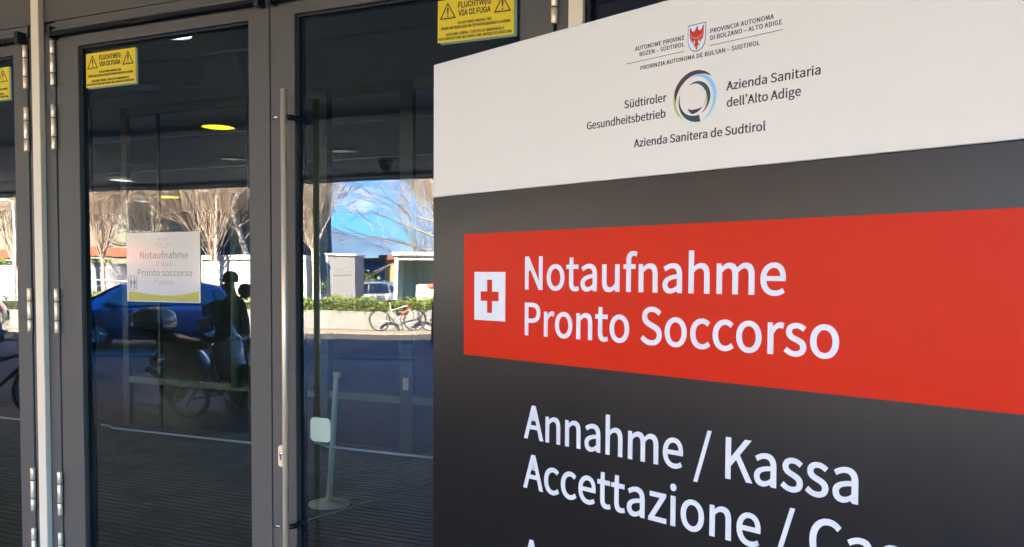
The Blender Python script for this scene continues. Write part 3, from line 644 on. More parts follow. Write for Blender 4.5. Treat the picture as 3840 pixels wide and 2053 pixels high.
def shield(k):
    cx, zt, zb, hw = .6197, 2.1557, 2.1164, .0151
    cz = (zt + zb) / 2
    pts = [(-hw, zt), (hw, zt), (hw, 2.1350)]
    for i in range(1, 8):
        a = i / 8
        pts.append((hw * math.cos(a * math.pi / 2) ** .85, 2.1350 - (2.1350 - zb) * math.sin(a * math.pi / 2)))
    pts.append((0, zb))
    for i in range(7, 0, -1):
        a = i / 8
        pts.append((-hw * math.cos(a * math.pi / 2) ** .85, 2.1350 - (2.1350 - zb) * math.sin(a * math.pi / 2)))
    pts.append((-hw, 2.1350))
    return [(cx + x * k, cz + (z - cz) * k) for x, z in pts]


cr.cur = 0; cr.prism(shield(1.03), -.0003, 0)
cr.cur = 1; cr.prism(shield(.97), -.0005, 0)
ex, ez, s_ = .6197, 2.1372, .00100
eagle = [(0, 14.5), (1.6, 15.6), (3.0, 14.6), (2.4, 13.6), (1.9, 12.2), (2.6, 10.2), (5.2, 8.4), (8.0, 9.4), (10.4, 14.8), (11.6, 16.0), (12.4, 13.4), (11.8, 8),
         (12.6, 4), (11.4, 1), (10.8, -5), (9.6, -1), (9, -8), (7.8, -3), (7, -10), (5.8, -4), (5, -9.5), (3.6, -3.5), (2.4, -8), (3.6, -10), (5.8, -11), (3.4, -12), (2.2, -14), (1.6, -17), (0, -19.4),
         ]
eagle = eagle + [(-x, z) for x, z in eagle[::-1] if x > 0]
eagle = [(x, z) for x, z in eagle if not (x < 0 and 13 < z < 15.7 and x > -3.2)]
cr.cur = 2; cr.prism([(ex + x * s_, ez + z * s_) for x, z in eagle], -.0007, 0)
cr.cur = 3
cr.prism(crescent((ex, ez + .0092), .0118, .0118, 196, 344, (.0004, .0013, .0013, .0004)), -.0009, 0)
cr.prism(crescent((ex, ez - .0100), .0052, .0052, 190, 350, (.0004, .0009, .0004)), -.0009, 0)
cr.build('crest', [INK_G, VINYL, CREST_R, CREST_Y], totem)


# ================================================================ ENTRANCE DOORS
LEAF_Z0, LEAF_Z1 = .012, 2.862
HINGES = ((2.627, 2.826), (2.340, 2.542), (1.505, 1.709), (.663, .865), (.385, .580))


def pane(x0, x1, z0, z1, y, bow, twist, tiltx, parent, seed):
    """An insulating pane: a thin box whose faces are very slightly bowed, as such glass always is."""
    nx, nz = 10, 24
    rnd = random.Random(seed)
    ph = [rnd.uniform(0, 6.28) for _ in range(4)]
    vs, fs, mi = [], [], []
    for side in (0, 1):
        for j in range(nz + 1):
            for i in range(nx + 1):
                u, v = i / nx, j / nz
                x, z = x0 + (x1 - x0) * u, z0 + (z1 - z0) * v
                uu, vv = 2 * u - 1, 2 * v - 1
                dy = bow * (1 - uu * uu) * (1 - vv * vv) + twist * uu * (z - 1.75) + tiltx * (z - 1.75)
                dy += .00022 * math.sin(x * 5 + ph[0]) * math.sin(z * 4.3 + ph[1]) + .00010 * math.sin(x * 13 + ph[2] + z * 7)
                vs.append((x, y + dy + side * .024, z))
    n1 = (nx + 1) * (nz + 1)
    mb = MB()
    for j in range(nz):
        for i in range(nx):
            a = j * (nx + 1) + i
            fs.append((a, a + 1, a + nx + 2, a + nx + 1))
    mb.add(vs, fs, True)
    mb.cur = 1
    mb.add(vs, [tuple(n1 + k for k in f[::-1]) for f in fs], True)
    o = mb.build('glass_pane', [GLASS, GLASS_IN], parent)
    return o


def ring_frame(mb, x0, x1, z0, z1, ix0, ix1, iz0, iz1, y0, y1):
    """A rectangular frame with an opening, one closed piece."""
    mb.prism([(x0, z0), (x1, z0), (x1, z1), (x0, z1)], y0, y1, [[(ix0, iz0), (ix0, iz1), (ix1, iz1), (ix1, iz0)]])


def door(xa, xb, ga, gb, hinge_side, label, bow, twist, tiltx, seed, handle=None, bar=None):
    t = thing('door_leaf', (0, 0, 0), label, 'door', 0, 'glazed entrance door leaves')
    m = MB()
    gz0, gz1 = .30, 2.793
    ring_frame(m, xa + .003, xb - .003, LEAF_Z0, LEAF_Z1, ga, gb, gz0, gz1, 0, .072)
    fo = m.build('leaf_frame', GREY, t)
    bv = fo.modifiers.new('edge', 'BEVEL'); bv.width = .002; bv.segments = 2; bv.limit_method = 'ANGLE'
    g = MB()
    ring_frame(g, ga - .002, gb + .002, gz0 - .002, gz1 + .002, ga + .009, gb - .009, gz0 + .009, gz1 - .009, .016, .0242)
    ring_frame(g, ga - .002, gb + .002, gz0 - .002, gz1 + .002, ga + .010, gb - .010, gz0 + .010, gz1 - .010, .050, .058)
    g.build('gasket', GREY_D, t)
    pane(ga - .001, gb + .001, gz0 - .001, gz1 + .001, .0255, bow, twist, tiltx, t, seed)
    hx = xa - .004 if hinge_side < 0 else xb + .004
    for z0, z1 in HINGES:
        h = MB(); L = z1 - z0
        for k, (f0, f1) in enumerate(((0, .27), (.285, .70), (.715, 1))):
            h.lathe([(0, z0 + L * f0), (.0098, z0 + L * f0), (.0112, z0 + L * f0 + .002), (.0112, z0 + L * f1 - .002), (.0098, z0 + L * f1), (0, z0 + L * f1)], (hx, -.013, 0), n=20)
        ho = h.build('hinge', STEEL, t)
        d = MB()
        d.lathe([(0, z0 + .004), (.0092, z0 + .004), (.0092, z1 - .004), (0, z1 - .004)], (hx, -.013, 0), n=16)
        d.box(hx - .006, hx + .006, -.012, .002, z0 + .006, z1 - .006)
        d.build('hinge_pin', GREY_D, ho)
    # rain drip bar over the leaf
    x0, x1 = (xa + .012, xb - .030) if hinge_side < 0 else (xa + .030, xb - .012)
    m = MB()
    prof = [(-.002, 2.880), (-.030, 2.872), (-.044, 2.858), (-.047, 2.842), (-.038, 2.838), (-.030, 2.848), (-.012, 2.853), (-.002, 2.853)]
    vs = [(x, y, z) for x in (x0, x1) for y, z in prof]
    k = len(prof)
    m.add(vs, [(i, (i + 1) % k, k + (i + 1) % k, k + i) for i in range(k)])
    m.mi[-k] = m.mi[-k + 1] = 1
    db = m.build('drip_bar', [mat_drip, mat_drip_glint], t, fix=True)
    for x in (x0, x1):
        m = MB(); m.bevbox(x - .012, x + .012, -.050, -.001, 2.828, 2.884, .006); m.build('end_cap', BLACK, db)
    if bar:
        b0, b1, bz = bar
        m = MB()
        m.bevbox(b0 + .02, b1, .124, .136, bz - .0035, bz + .0035, .0015)
        m.tube([(b0 + .03, .13, bz), (b0 + .005, .115, bz + .012), (b0 - .004, .085, bz + .022)], .005, 8)
        po = m.build('push_bar', mat_bar, t)
        pass
    return t


mat_bar = mat('push_bar_highlight', (.85, .85, .80), .35)  # pale colour and thin shape paint the highlight along a dark bar
mat_drip_glint = mat('drip_bar_highlight', (.20, .19, .17), .5)  # lighter grey on the top faces paints the highlight of the black bar
mat_drip = mat('black_anodised_bar', (.016, .016, .017), .28, metal=0, spec=.6)
XM1, XM2 = -3.528, -.932
SIDE_BAR = 1.09
dB = door(-3.433, -2.222, -3.292, -2.329, -1, 'glazed grey door leaf with the white lift notice stuck to its glass', -.0012, .0012, -.0016, 3, bar=(-3.279, -2.340, 1.058))
dC = door(-2.222, -1.020, -2.102, -1.146, 1, 'glazed grey door leaf with the long steel pull handle beside the totem sign', .0008, 0, 0, 5, bar=(-2.075, -1.160, 1.078))
dA = door(-4.834, -3.622, -4.700, -3.718, 1, 'glazed grey door leaf cut off by the left edge of the photo', .0006, 0, 0, 8, bar=(-4.55, -3.74, 1.05))
# pull handle on the leaf by the sign
h = MB()
h.tube([(-2.095, -.075, .60), (-2.095, -.075, 2.487)], .0122, 20)
ph_ = h.build('pull_handle', STEEL, dC)
for z in (.792, 2.383):
    s = MB(); s.tube([(-2.095, -.072, z), (-2.080, -.050, z), (-2.072, .004, z)], .011, 12)
    s.build('standoff', BLACK, ph_)
    s = MB(); s.lathe([(0, -.022), (.006, -.022), (.0065, .0), (0, 0)], (-2.125, -.072, z), axis='X', n=10)
    s.build('set_screw', CHROME, ph_)
k = MB()
ov = [(-2.1745 + .0135 * math.cos(a) , 1.053 + (.030 if math.sin(a) > 0 else -.030) + .0135 * math.sin(a)) for a in [i * math.pi / 12 for i in range(24)]]
k.prism(ov, -.006, 0)
kk = k.build('lock_plate', STEEL, dC)
k = MB(); k.lathe([(0, -.0085), (.0075, -.0085), (.0085, -.006), (.0085, 0)], (-2.1745, 0, 1.062), axis='Y', n=16); k.box(-2.1790, -2.1700, -.0080, -.006, 1.036, 1.058)
k.build('lock_cylinder', CHROME, kk)
# ---- fixed frame between the leaves
fr = thing('entrance_frame', (0, 0, 0), 'grey fixed door frame with pale vertical cover strips between the door pairs', 'door frame')
for x0, x1 in ((-3.611, XM1), (XM1 + .0005, -3.441), (-1.012, XM2), (-4.92, -4.842)):
    m = MB(); m.bevbox(x0, x1, 0, .08, 0, 2.8665, .0015, 1); m.build('jamb', GREY, fr)
for x in (XM1, XM2, XM1 - 2.596, XM2 + 2.596):
    m = MB(); m.bevbox(x - .0285, x + .0225, -.030, -.0015, 0, 4.3, .003, 2); m.build('cover_strip', COVER, fr)
m = MB(); m.box(-7.2, 2.6, .012, .075, 2.8668, 2.9165); m.build('head_rail', GREY, fr)
m = MB(); m.box(-7.2, 2.6, .0, .075, 2.9195, 4.3); m.build('transom_panel', GREY, fr)
for x0, x1 in ((-3.435, -1.018), (-4.92, -3.617)):
    m = MB(); m.bevbox(x0, x1, -.001, .0119, 2.8668, 2.9160, .0012, 1); m.build('head_trim', GREY, fr)
m = MB(); m.box(-7.2, 2.6, .055, .095, 0, .010); m.build('threshold', STEEL, fr)
for x0, x1 in ((-3.618, -3.605), (-3.444, -3.430), (-2.2265, -2.2175), (-1.024, -1.010)):
    m = MB(); m.box(x0, x1, .040, .060, .012, 2.862); m.build('joint_seal', GREY_D, fr)
# ---- fixed glazing right of the doors
sw = thing('side_window', (0, 0, 0), 'dark fixed glazing beside the right pale cover strip, mostly behind the sign', 'window')
m = MB(); ring_frame(m, -.905, 2.58, 0, 2.9168, -.895, 2.50, .30, 2.90, .003, .07); m.build('window_frame', BLACK, sw)
pane(-.897, 2.502, .298, 2.902, .026, .0006, 0, 0, sw, 12)
sw2 = thing('side_window', (0, 0, 0), 'fixed glazing on the far left beyond the door pairs', 'window')
m = MB(); ring_frame(m, -7.2, -4.925, 0, 2.9168, -7.1, -6.15, .30, 2.84, .002, .07); ring_frame(m, -7.2, -4.925, 0, 2.9168, -7.1, -4.98, .30, 2.84, .0045, .07); m.build('window_frame', GREY, sw2)
pane(-7.102, -4.978, .298, 2.842, .030, .0006, 0, 0, sw2, 13)

# ================================================================ SIGNS ON THE DOORS
def tri(cx, zb, w, h, k):
    o = [(cx - w / 2, zb), (cx + w / 2, zb), (cx, zb + h)]
    c = (cx, zb + h * .36)
    return o, [(c[0] + (x - c[0]) * k, c[1] + (z - c[1]) * k) for x, z in o]


def escape_sign(x, zt, rot, label, y=.0252):
    t = thing('escape_route_sign', (x, y - .0030, zt), label, 'warning sign', 0, 'yellow escape route signs on the doors')
    t.rotation_euler = (0, rot, 0)
    w, h = .300, .150
    MB().bevbox(.010, w + .011, -.0012, .0012, -h - .008, -.004, .0006, 1).build('clear_backing', mat_clear, t)
    MB().box(0, w, -.0034, -.0013, -h, 0).build('sign_plate', YELLOW, t)
    V = lambda v: -h * v
    for cx in (.137, .855):
        m = MB()
        o, i = tri(cx * w, V(.455), .220 * w, .39 * h, .80)
        m.prism(o, -.0042, -.0034, [i])
        m.prism([(cx * w - .0035, V(.19)), (cx * w + .0035, V(.19)), (cx * w + .0018, V(.335)), (cx * w - .0018, V(.335))][::-1], -.0042, -.0034)
        m.prism([(cx * w + .0028 * math.cos(a), V(.385) + .0032 * math.sin(a)) for a in [k * math.pi / 5 for k in range(10)]], -.0042, -.0034)
        m.build('warning_triangle', BROWN, t)
    for text, u0, u1, vb, vt, fat in (('FLUCHTWEG', .277, .707, .226, .097, 26), ('VIA DI FUGA', .280, .700, .412, .285, 26), ('FLUCHTWEG FREIHALTEN', .274, .710, .605, .548, 30),
                                      ('KEINE MATERIALIEN IM ÖFFNUNGSBEREICH LAGERN', .048, .950, .704, .645, 30),
                                      ("LASCIARE LIBERA L'USCITA DI EMERGENZA E", .110, .875, .852, .793, 30), ('NON DEPOSITARE MATERIALI NEL RAGGIO DI APERTURA', .015, .975, .947, .888, 30)):
        letters(MB(), text, u0 * w, u1 * w, V(vb), (vb - vt) * h, font='B', fat=fat, y=-.0042, y1=-.0034).build('lettering', BROWN, t)
    return t


mat_clear = mat('clear_acrylic_edge', (.22, .30, .24), .25)
escape_sign(-3.265, 2.758, 0, 'small yellow escape route sign at the top of the door with the white notice')
escape_sign(-1.478, 2.769, 0, 'yellow escape route sign over the top left corner of the totem sign')
escape_sign(-4.074, 2.751, 0, 'yellow escape route sign cut off by the left edge of the photo')
# white notice
nt = thing('lift_notice', (-3.034, .0220, 1.9580), 'white sheet with olive band pointing to the emergency room, stuck on door glass', 'notice')
w, h = .422, .3010
MB().box(0, w, -.0012, .0004, -h, 0).build('sheet', PAPER, nt)
for text, u0, u1, vb, cap, mt in (('Notaufnahme', .190, .845, .375, .097, PAP_TXT), ('Pronto soccorso', .155, .895, .625, .092, PAP_TXT), ('1º stock', .410, .630, .478, .058, PAP_RED), ('1º piano', .370, .635, .742, .058, PAP_RED)):
    letters(MB(), text, u0 * w, u1 * w, -vb * h, cap * h, fat=-3, y=-.0016, y1=-.0011).build('lettering', mt, nt)
m = MB()
for u0, u1, v in ((.425, .49, .085), (.51, .575, .085), (.43, .57, .107), (.41, .46, .155), (.53, .62, .155), (.38, .455, .180), (.53, .60, .180), (.425, .570, .212)):
    m.box(u0 * w, u1 * w, -.0015, -.0011, -(v + .006) * h, -v * h)
m.prism(crescent((.494 * w, -.165 * h), .0085, .0085, 20, 330, (.0008, .0014, .0008)), -.0015, -.0011)
m.build('letterhead', PAP_RED, nt)
m = MB()
poly = [(.022 * w, -.985 * h), (.978 * w, -.985 * h)] + [((.978 - .956 * i / 10) * w, -(.832 + .075 * math.sin(math.pi * (i / 10) ** .9) * (1 - .25 * i / 10) + .012 * i / 10) * h) for i in range(11)]
m.prism(poly, -.0016, -.0011)
m.build('olive_band', PAP_GRN, nt)
m = MB()
ring_frame(m, .022 * w, .142 * w, -.825 * h, -.64 * h, .030 * w, .134 * w, -.817 * h, -.648 * h, -.0016, -.0011)
for u in (.058, .106):
    x = u * w
    m.prism([(x + .0042 * math.cos(a), -.675 * h + .0042 * math.sin(a)) for a in [k * math.pi / 5 for k in range(10)]], -.0017, -.0011)
    m.box(x - .0075, x + .0075, -.0017, -.0011, -.745 * h, -.692 * h)
    m.box(x - .0045, x + .0045, -.0017, -.0011, -.805 * h, -.745 * h)
m.prism([(.045 * w, -.628 * h), (.068 * w, -.628 * h), (.0565 * w, -.612 * h)], -.0016, -.0011)
m.prism([(.092 * w, -.612 * h), (.1035 * w, -.628 * h), (.115 * w, -.612 * h)], -.0016, -.0011)
m.build('lift_pictogram', mat('blue_grey_print', (.13, .14, .19), .3), nt)
# rounded sticker
m = MB()
cx, cz, a, r = -2.003, 1.168, .0475, .017
poly = []
for sx, sz, a0 in ((1, 1, 0), (-1, 1, 90), (-1, -1, 180), (1, -1, 270)):
    for i in range(7):
        an = R(a0 + 15 * i); poly.append((cx + sx * (a - r) + r * math.cos(an), cz + sz * (a - r) + r * math.sin(an)))
m.prism(poly, .0222, .0250)
tag(m.build('glass_sticker', STICK), 'pale green rounded square sticker on the glass near the pull handle', 'sticker')

# ================================================================ LOBBY BEHIND THE GLASS
MATRIB = tex_mat('ribbed_entrance_mat', 'ribs', (.14, .15, .155), (.29, .30, .30), 4.2, rough=.85, bump=.6)
LOBBYF = mat('grey_lobby_floor', (.10, .11, .12), .35, noise=.05)
PALE = mat('pale_green_door_frame', (.20, .235, .13), .5)
PALE_D = mat('grey_green_stile', (.075, .095, .055), .5)
DARKW = mat('dark_lobby_wall', (.055, .06, .055), .7, noise=.1, nscale=1)
CEIL = mat('lobby_ceiling_boards', (.70, .76, .76), .7)
m = MB(); m.box(-24, 6, .10, 4.60, -.02, .0); tag(m.build('entrance_mat', MATRIB), 'ribbed dark entrance mat filling the lobby floor behind the doors', 'mat', kind='structure')
m = MB(); m.box(-24, 6, 4.604, 17, -.02, .0); tag(m.build('lobby_floor', LOBBYF), kind='structure')
m = MB(); m.box(-24, 6, .10, 17, 3.70, 3.76)
for y in (1.6, 3.0, 6.2, 9.0, 12.0): m.box(-24, 6, y, y + .05, 3.685, 3.6995)
tag(m.build('lobby_ceiling', CEIL), kind='structure')
m = MB(); m.box(-24, 6, 17, 17.2, 0, 3.7); m.box(-24.2, -24, .1, 17.2, 0, 3.7); m.box(6, 6.2, .1, 17.2, 0, 3.7)
tag(m.build('lobby_wall', DARKW), kind='structure')
# inner sliding doors: pale green frames on the far side of the mat
ip = thing('inner_glass_partition', (0, 4.5, 0), 'pale green framed inner glass doors seen dimly through the entrance glass', 'glass partition')
m = MB()
m.box(-8.1, -3.2, -.03, .03, .50, .572); m.box(-8.1, -3.2, -.03, .03, 3.60, 3.69)
m.build('rail', PALE, ip)
for x0, x1, y0, y1 in ((-8.13, -8.03, -.031, .031), (-7.58, -7.55, -.02, .02), (-6.26, -6.15, -.031, .031), (-5.38, -5.20, -.05, .05), (-4.345, -4.195, -.031, .031), (-3.25, -3.1, -.031, .031)):
    m = MB(); m.bevbox(x0, x1, y0, y1, 0, 3.695, .004, 1); m.build('stile', PALE_D, ip)
m = MB()
m.lathe([(0, 0), (.055, 0), (.055, 2.1), (0, 2.1)], (-6.36, -.10, .55), n=14)
for z in (.9, 1.3, 1.7): m.torus((-6.36, -.10, z + .2), .056, .006, axis='Z', n=16, m=6)
m.build('ribbed_pipe', PALE, ip)
m = MB(); m.box(-4.30, -4.24, -.045, -.032, .64, .76); m.box(-4.29, -4.25, -.050, -.045, .68, .72); m.build('lock_plate', STEEL, ip)
# leaning rope stanchion on the mat
CREAM = mat('satin_brass', (.95, .90, .62), .4, metal=0)
sp = thing('rope_stanchion', (-3.854, 2.622, 0), 'leaning pale brass rope stanchion on a round foot behind the right door glass', 'stanchion')
m = MB(); m.lathe([(0, 0), (.158, 0), (.160, .006), (.155, .016), (.06, .026), (.034, .030), (0, .030)], (0, 0, .001), n=40); m.build('foot', CREAM, sp)
m = MB(); m.tube([(0, 0, .03), (.075, 0, 1.0)], .024, 16); m.lathe([(0, 1.0), (.030, 1.0), (.030, 1.03), (0, 1.035)], (.076, 0, 0), n=16); m.build('post', CREAM, sp)
m = MB(); m.tube([(-3.775, 2.05, .004), (-3.45, 3.55, .004)], .007, 6)
tag(m.build('floor_joint_strip', STEEL), 'thin metal joint strip running across the entrance mat', 'floor strip')
# lobby lamps that are switched on
LAMP_Y = mat('lit_yellow_lamp', (.9, .75, .1), .5, emit=((1.0, .72, .03), .13))
LAMP_W = mat('lit_white_lamp', (.9, .9, .9), .5, emit=((1.0, .97, .9), .35))
TRIM = mat('white_lamp_trim', (.6, .6, .58), .4)


def downlight(loc, r, face, label, group, power=0):
    t = thing('ceiling_downlight', loc, label, 'downlight', 0, group)
    m = MB(); m.lathe([(r + .03, 0), (r + .03, -.012), (r, -.018), (r, -.006)], (0, 0, 0), n=28); m.build('trim_ring', TRIM, t)
    m = MB(); m.lathe([(0, -.012), (r * .6, -.011), (r, -.007)], (0, 0, 0), n=28); m.build('lens', face, t, fix=True)
    if power:
        ld = bpy.data.lights.new('downlight_light', 'AREA'); ld.shape = 'DISK'; ld.size = r * 1.8; ld.energy = power; ld.color = (1, .95, .8)
        lo = bpy.data.objects.new('downlight_light', ld); COL.objects.link(lo); lo.parent = t; lo.location = (0, 0, -.03)
    return t


downlight((-7.905, 5.816, 3.6995), .205, LAMP_Y, 'glowing yellow ceiling lamp in the lobby, the nearer one', 'lobby ceiling lamps', .6)
downlight((-16.27, 13.03, 3.6995), .30, LAMP_Y, 'glowing yellow ceiling lamp far back in the lobby', 'lobby ceiling lamps', .6)
downlight((-5.2, 2.4, 3.6995), .16, LAMP_W, 'small white ceiling lamp over the entrance mat', 'lobby ceiling lamps', .6)

# ================================================================ BUILDING AND CANOPY
SOFFIT = mat('grey_soffit_boards', (.64, .60, .52), .6, noise=.06, nscale=1.2)
FASCIA = mat('beige_fascia', (.42, .37, .30), .7, noise=.05)
RENDERW = mat('pale_render', (.50, .47, .42), .8, noise=.08, nscale=.6)
hb = thing('hospital_building', (0, 0, 0), 'hospital building whose deep grey soffit shelters the glass entrance', 'building')
CZ = 3.40
m = MB()
m.box(-42, 16, -9.00, .0, CZ + .012, 3.84)
m.box(-42, 16, .08, 20, 3.77, 4.49)
# boards and shadow joints of the soffit
bw = 1.45
i = 0
y = -.02
while y > -8.95:
    y1 = max(y - bw + .02, -8.99)
    m.box(-42, 16, y1, y, CZ - (.006 if i % 3 else .05), CZ + .0115)
    y -= bw; i += 1
m.build('soffit', SOFFIT, hb)
m = MB(); m.box(-42, 16, -9.15, -9.002, CZ - .06, 3.90); m.build('fascia', FASCIA, hb)
m = MB()
mx = Matrix.Translation(st(0, 0)) @ Matrix.Rotation(ST_RZ, 4, 'Z')
RH = 20.0
sd = .75 + RH / math.tan(SUN_EL) * math.cos(SUN_A)
m.box(-44, 20, -(23.75 - sd), 14, 4.52, RH, mx)  # unseen block, turned and placed so its shadow edge lies along the road
m.build('upper_shadow_block', RENDERW, hb)
m = MB(); m.box(-42, -41.6, -8.98, 20, 0, 3.765); m.box(15.6, 16, -8.98, 20, 0, 3.765); m.box(-42, -7.2, .08, .4, 2.95, 3.765); m.box(2.6, 16, .0, .4, 0, 3.765)
m.box(-42, -24.2, .01, .4, 0, 2.949)
m.build('side_wall', RENDERW, hb)
LENS = mat('unlit_lamp_lens', (.72, .72, .70), .25)
for k, (x, y) in enumerate(((-8.87, -5.24), (-10.27, -6.53), (-8.21, -6.46), (-6.45, -6.44), (-5.74, -5.18), (-6.77, -5.06), (-5.84, -2.67))):
    downlight((x, y, CZ - .012), .16, LENS, 'unlit round white downlight in the grey entrance soffit', 'unlit soffit downlights')
downlight((-12.27, -8.05, CZ - .012), .20, LAMP_W, 'glowing white downlight near the soffit edge', 'lit soffit downlights')
dm = thing('dome_camera', (-6.46, -7.52, CZ - .055), 'dark dome camera hanging from the grey entrance soffit', 'security camera')
m = MB(); m.lathe([(0, -.10), (.05, -.09), (.085, -.05), (.095, 0), (0, 0)], (0, 0, 0), n=20); m.build('dome', BLACK, dm, fix=True)
m = MB(); m.lathe([(0, .05), (.11, .05), (.11, 0), (0, 0)], (0, 0, 0), n=20); m.build('base_plate', TRIM, dm, fix=True)

# ================================================================ GROUND
COB = tex_mat('porphyry_cobbles', 'voronoi', (.065, .056, .054), (.19, .155, .14), 8.5, rough=.62, spec=.4, bump=.35, c3=(.03, .028, .026))
ASPH = tex_mat('asphalt', 'noise', (.040, .040, .042), (.075, .073, .072), 5.0, rough=.75, bump=.05)
PAVE = tex_mat('pale_pavement', 'brick', (.31, .27, .21), (.38, .33, .255), 1.6, rough=.8, c3=(.20, .17, .14), bump=.15)
CONC = tex_mat('pale_concrete', 'noise', (.23, .235, .24), (.31, .315, .32), 1.2, rough=.85, bump=.04)
GRND = tex_mat('ground_earth', 'noise', (.10, .105, .06), (.20, .17, .11), .5, rough=.95, bump=.1)
DIRT = tex_mat('dry_leaf_dirt', 'noise', (.16, .11, .07), (.34, .26, .18), 6.0, rough=.95, bump=.3)


def sheet(name, s0, s1, d0, d1, z, mt, thick=.0, kind='structure'):
    mb = MB()
    P = [st(s0, d0, z), st(s1, d0, z), st(s1, d1, z), st(s0, d1, z)]
    if thick:
        Q = [Vector((p.x, p.y, z - thick)) for p in P]
        mb.add(P + Q, [(0, 1, 2, 3), (7, 6, 5, 4), (0, 4, 5, 1), (1, 5, 6, 2), (2, 6, 7, 3), (3, 7, 4, 0)])
    else:
        mb.add(P, [(0, 1, 2, 3)])
    o = mb.build(name, mt, fix=True)
    return tag(o, kind=kind)


gm = MB(); gm.add([(-3000, -3000, -.03), (3000, -3000, -.03), (3000, 3000, -.03), (-3000, 3000, -.03)], [(0, 1, 2, 3)])
tag(gm.build('ground', GRND), kind='structure')
pm = MB(); A, B_ = st(-70, 17.6), st(50, 17.6)
pm.add([(-70, .10, -.006), (50, .10, -.006), (B_.x + 12, B_.y - 5, -.006), (A.x, A.y, -.006)], [(0, 1, 2, 3)])
tag(pm.build('plaza_paving', COB, fix=True), kind='structure')
sheet('road', -80, 60, 17.6, 25.1, -.002, ASPH)
sheet('pavement', -80, 60, 25.1, 27.0, .03, PAVE, .06)
sheet('verge', -80, 60, 26.45, 26.88, .036, DIRT)
# road markings
WPAINT = mat('road_paint', (.55, .55, .52), .8, noise=.15, nscale=4)
mb = MB()
for s0, s1, d0, d1 in ((-30, 20, 17.9, 18.02), (-30, 20, 20.9, 20.98)):
    mb.add([st(s0, d0, .003), st(s1, d0, .003), st(s1, d1, .003), st(s0, d1, .003)], [(0, 1, 2, 3)])
tag(mb.build('road_marking', WPAINT, fix=True), kind='structure')
sheet('park_path', -80, 60, 27.9, 34, -.001, tex_mat('gravel_path', 'noise', (.20, .18, .15), (.30, .27, .23), 9, rough=.9))


def local(name, s, d, label, cat, rz=0.0, group=None, z=0.0):
    """A thing whose local x runs along the street and local y towards the building."""
    return thing(name, st(s, d, z), label, cat, ST_RZ + rz, group)


# ================================================================ PLANTER WALL AND HEDGE
pw = local('planter_wall', 0, 26.9, 'long low pale concrete planter wall along the far pavement', 'wall', z=.0)
m = MB()
s = -34.0
while s < 44:
    m.bevbox(s, s + 2.985, -.28, 0, 0, .62, .008, 1); s += 3
m.build('wall_panel', CONC, pw)
m = MB(); m.box(-34, 44, -1.35, -.285, 0, .56); m.build('planter_soil', GRND, pw)
LEAF = bpy.data.materials.new('evergreen_leaves'); LEAF.use_nodes = True
n, l = LEAF.node_tree.nodes, LEAF.node_tree.links
p = n['Principled BSDF']; p.inputs['Roughness'].default_value = .45
oi = n.new('ShaderNodeTexNoise'); oi.inputs['Scale'].default_value = 14; tcn = n.new('ShaderNodeTexCoord'); l.new(tcn.outputs['Object'], oi.inputs['Vector'])
crn = n.new('ShaderNodeValToRGB'); crn.color_ramp.elements[0].color = (.06, .115, .018, 1); crn.color_ramp.elements[1].color = (.27, .34, .06, 1)
crn.color_ramp.elements[0].position = .36; crn.color_ramp.elements[1].position = .64
l.new(oi.outputs['Fac'], crn.inputs['Fac']); l.new(crn.outputs['Color'], p.inputs['Base Color'])
CORE = mat('hedge_twigs', (.03, .035, .015), .9)


def leaves(mb, pts, size, rnd):
    for q in pts:
        a = Vector((rnd.gauss(0, 1), rnd.gauss(0, 1), rnd.gauss(0, 1))).normalized()
        b = a.cross(Vector((rnd.gauss(0, 1), rnd.gauss(0, 1), rnd.gauss(0, 1)))).normalized()
        k = size * rnd.uniform(.6, 1.3)
        mb.add([q - a * k, q + b * k * .45, q + a * k, q - b * k * .45], [(0, 1, 2, 3)])


rnd = random.Random(4)
hg = local('hedge', 0, 27.25, 'clipped evergreen hedge growing along the top of the low pale wall', 'hedge')
m = MB(); N = 200
vs, fs = [], []
for i in range(N + 1):
    x = -34 + 78 * i / N
    hh = .30 + rnd.uniform(-.05, .06)
    for y, z in ((.22, .55), (.26, .55 + hh * .8), (.0, .55 + hh), (-.5, .55 + hh), (-.7, .55)):
        vs.append((x, y + rnd.uniform(-.03, .03), z))
for i in range(N):
    for k in range(4): fs.append((i * 5 + k, i * 5 + k + 1, i * 5 + k + 6, i * 5 + k + 5))
m.add(vs, fs); m.build('stems', CORE, hg, fix=True)
m = MB()
pts = []
for i in range(20000):
    x = rnd.uniform(-16, 3) if i < 11500 else rnd.uniform(-34, 44)
    top = .96 + .06 * math.sin(x * 2.1) + .05 * math.sin(x * 5.3 + 1) + abs(rnd.gauss(0, .05))
    if rnd.random() < .55: pts.append(Vector((x, .28 + rnd.uniform(-.07, .09), rnd.uniform(.58, top))))
    else: pts.append(Vector((x, rnd.uniform(-.7, .34), top - abs(rnd.gauss(0, .05)))))
leaves(m, pts, .045, rnd); m.build('foliage', LEAF, hg)

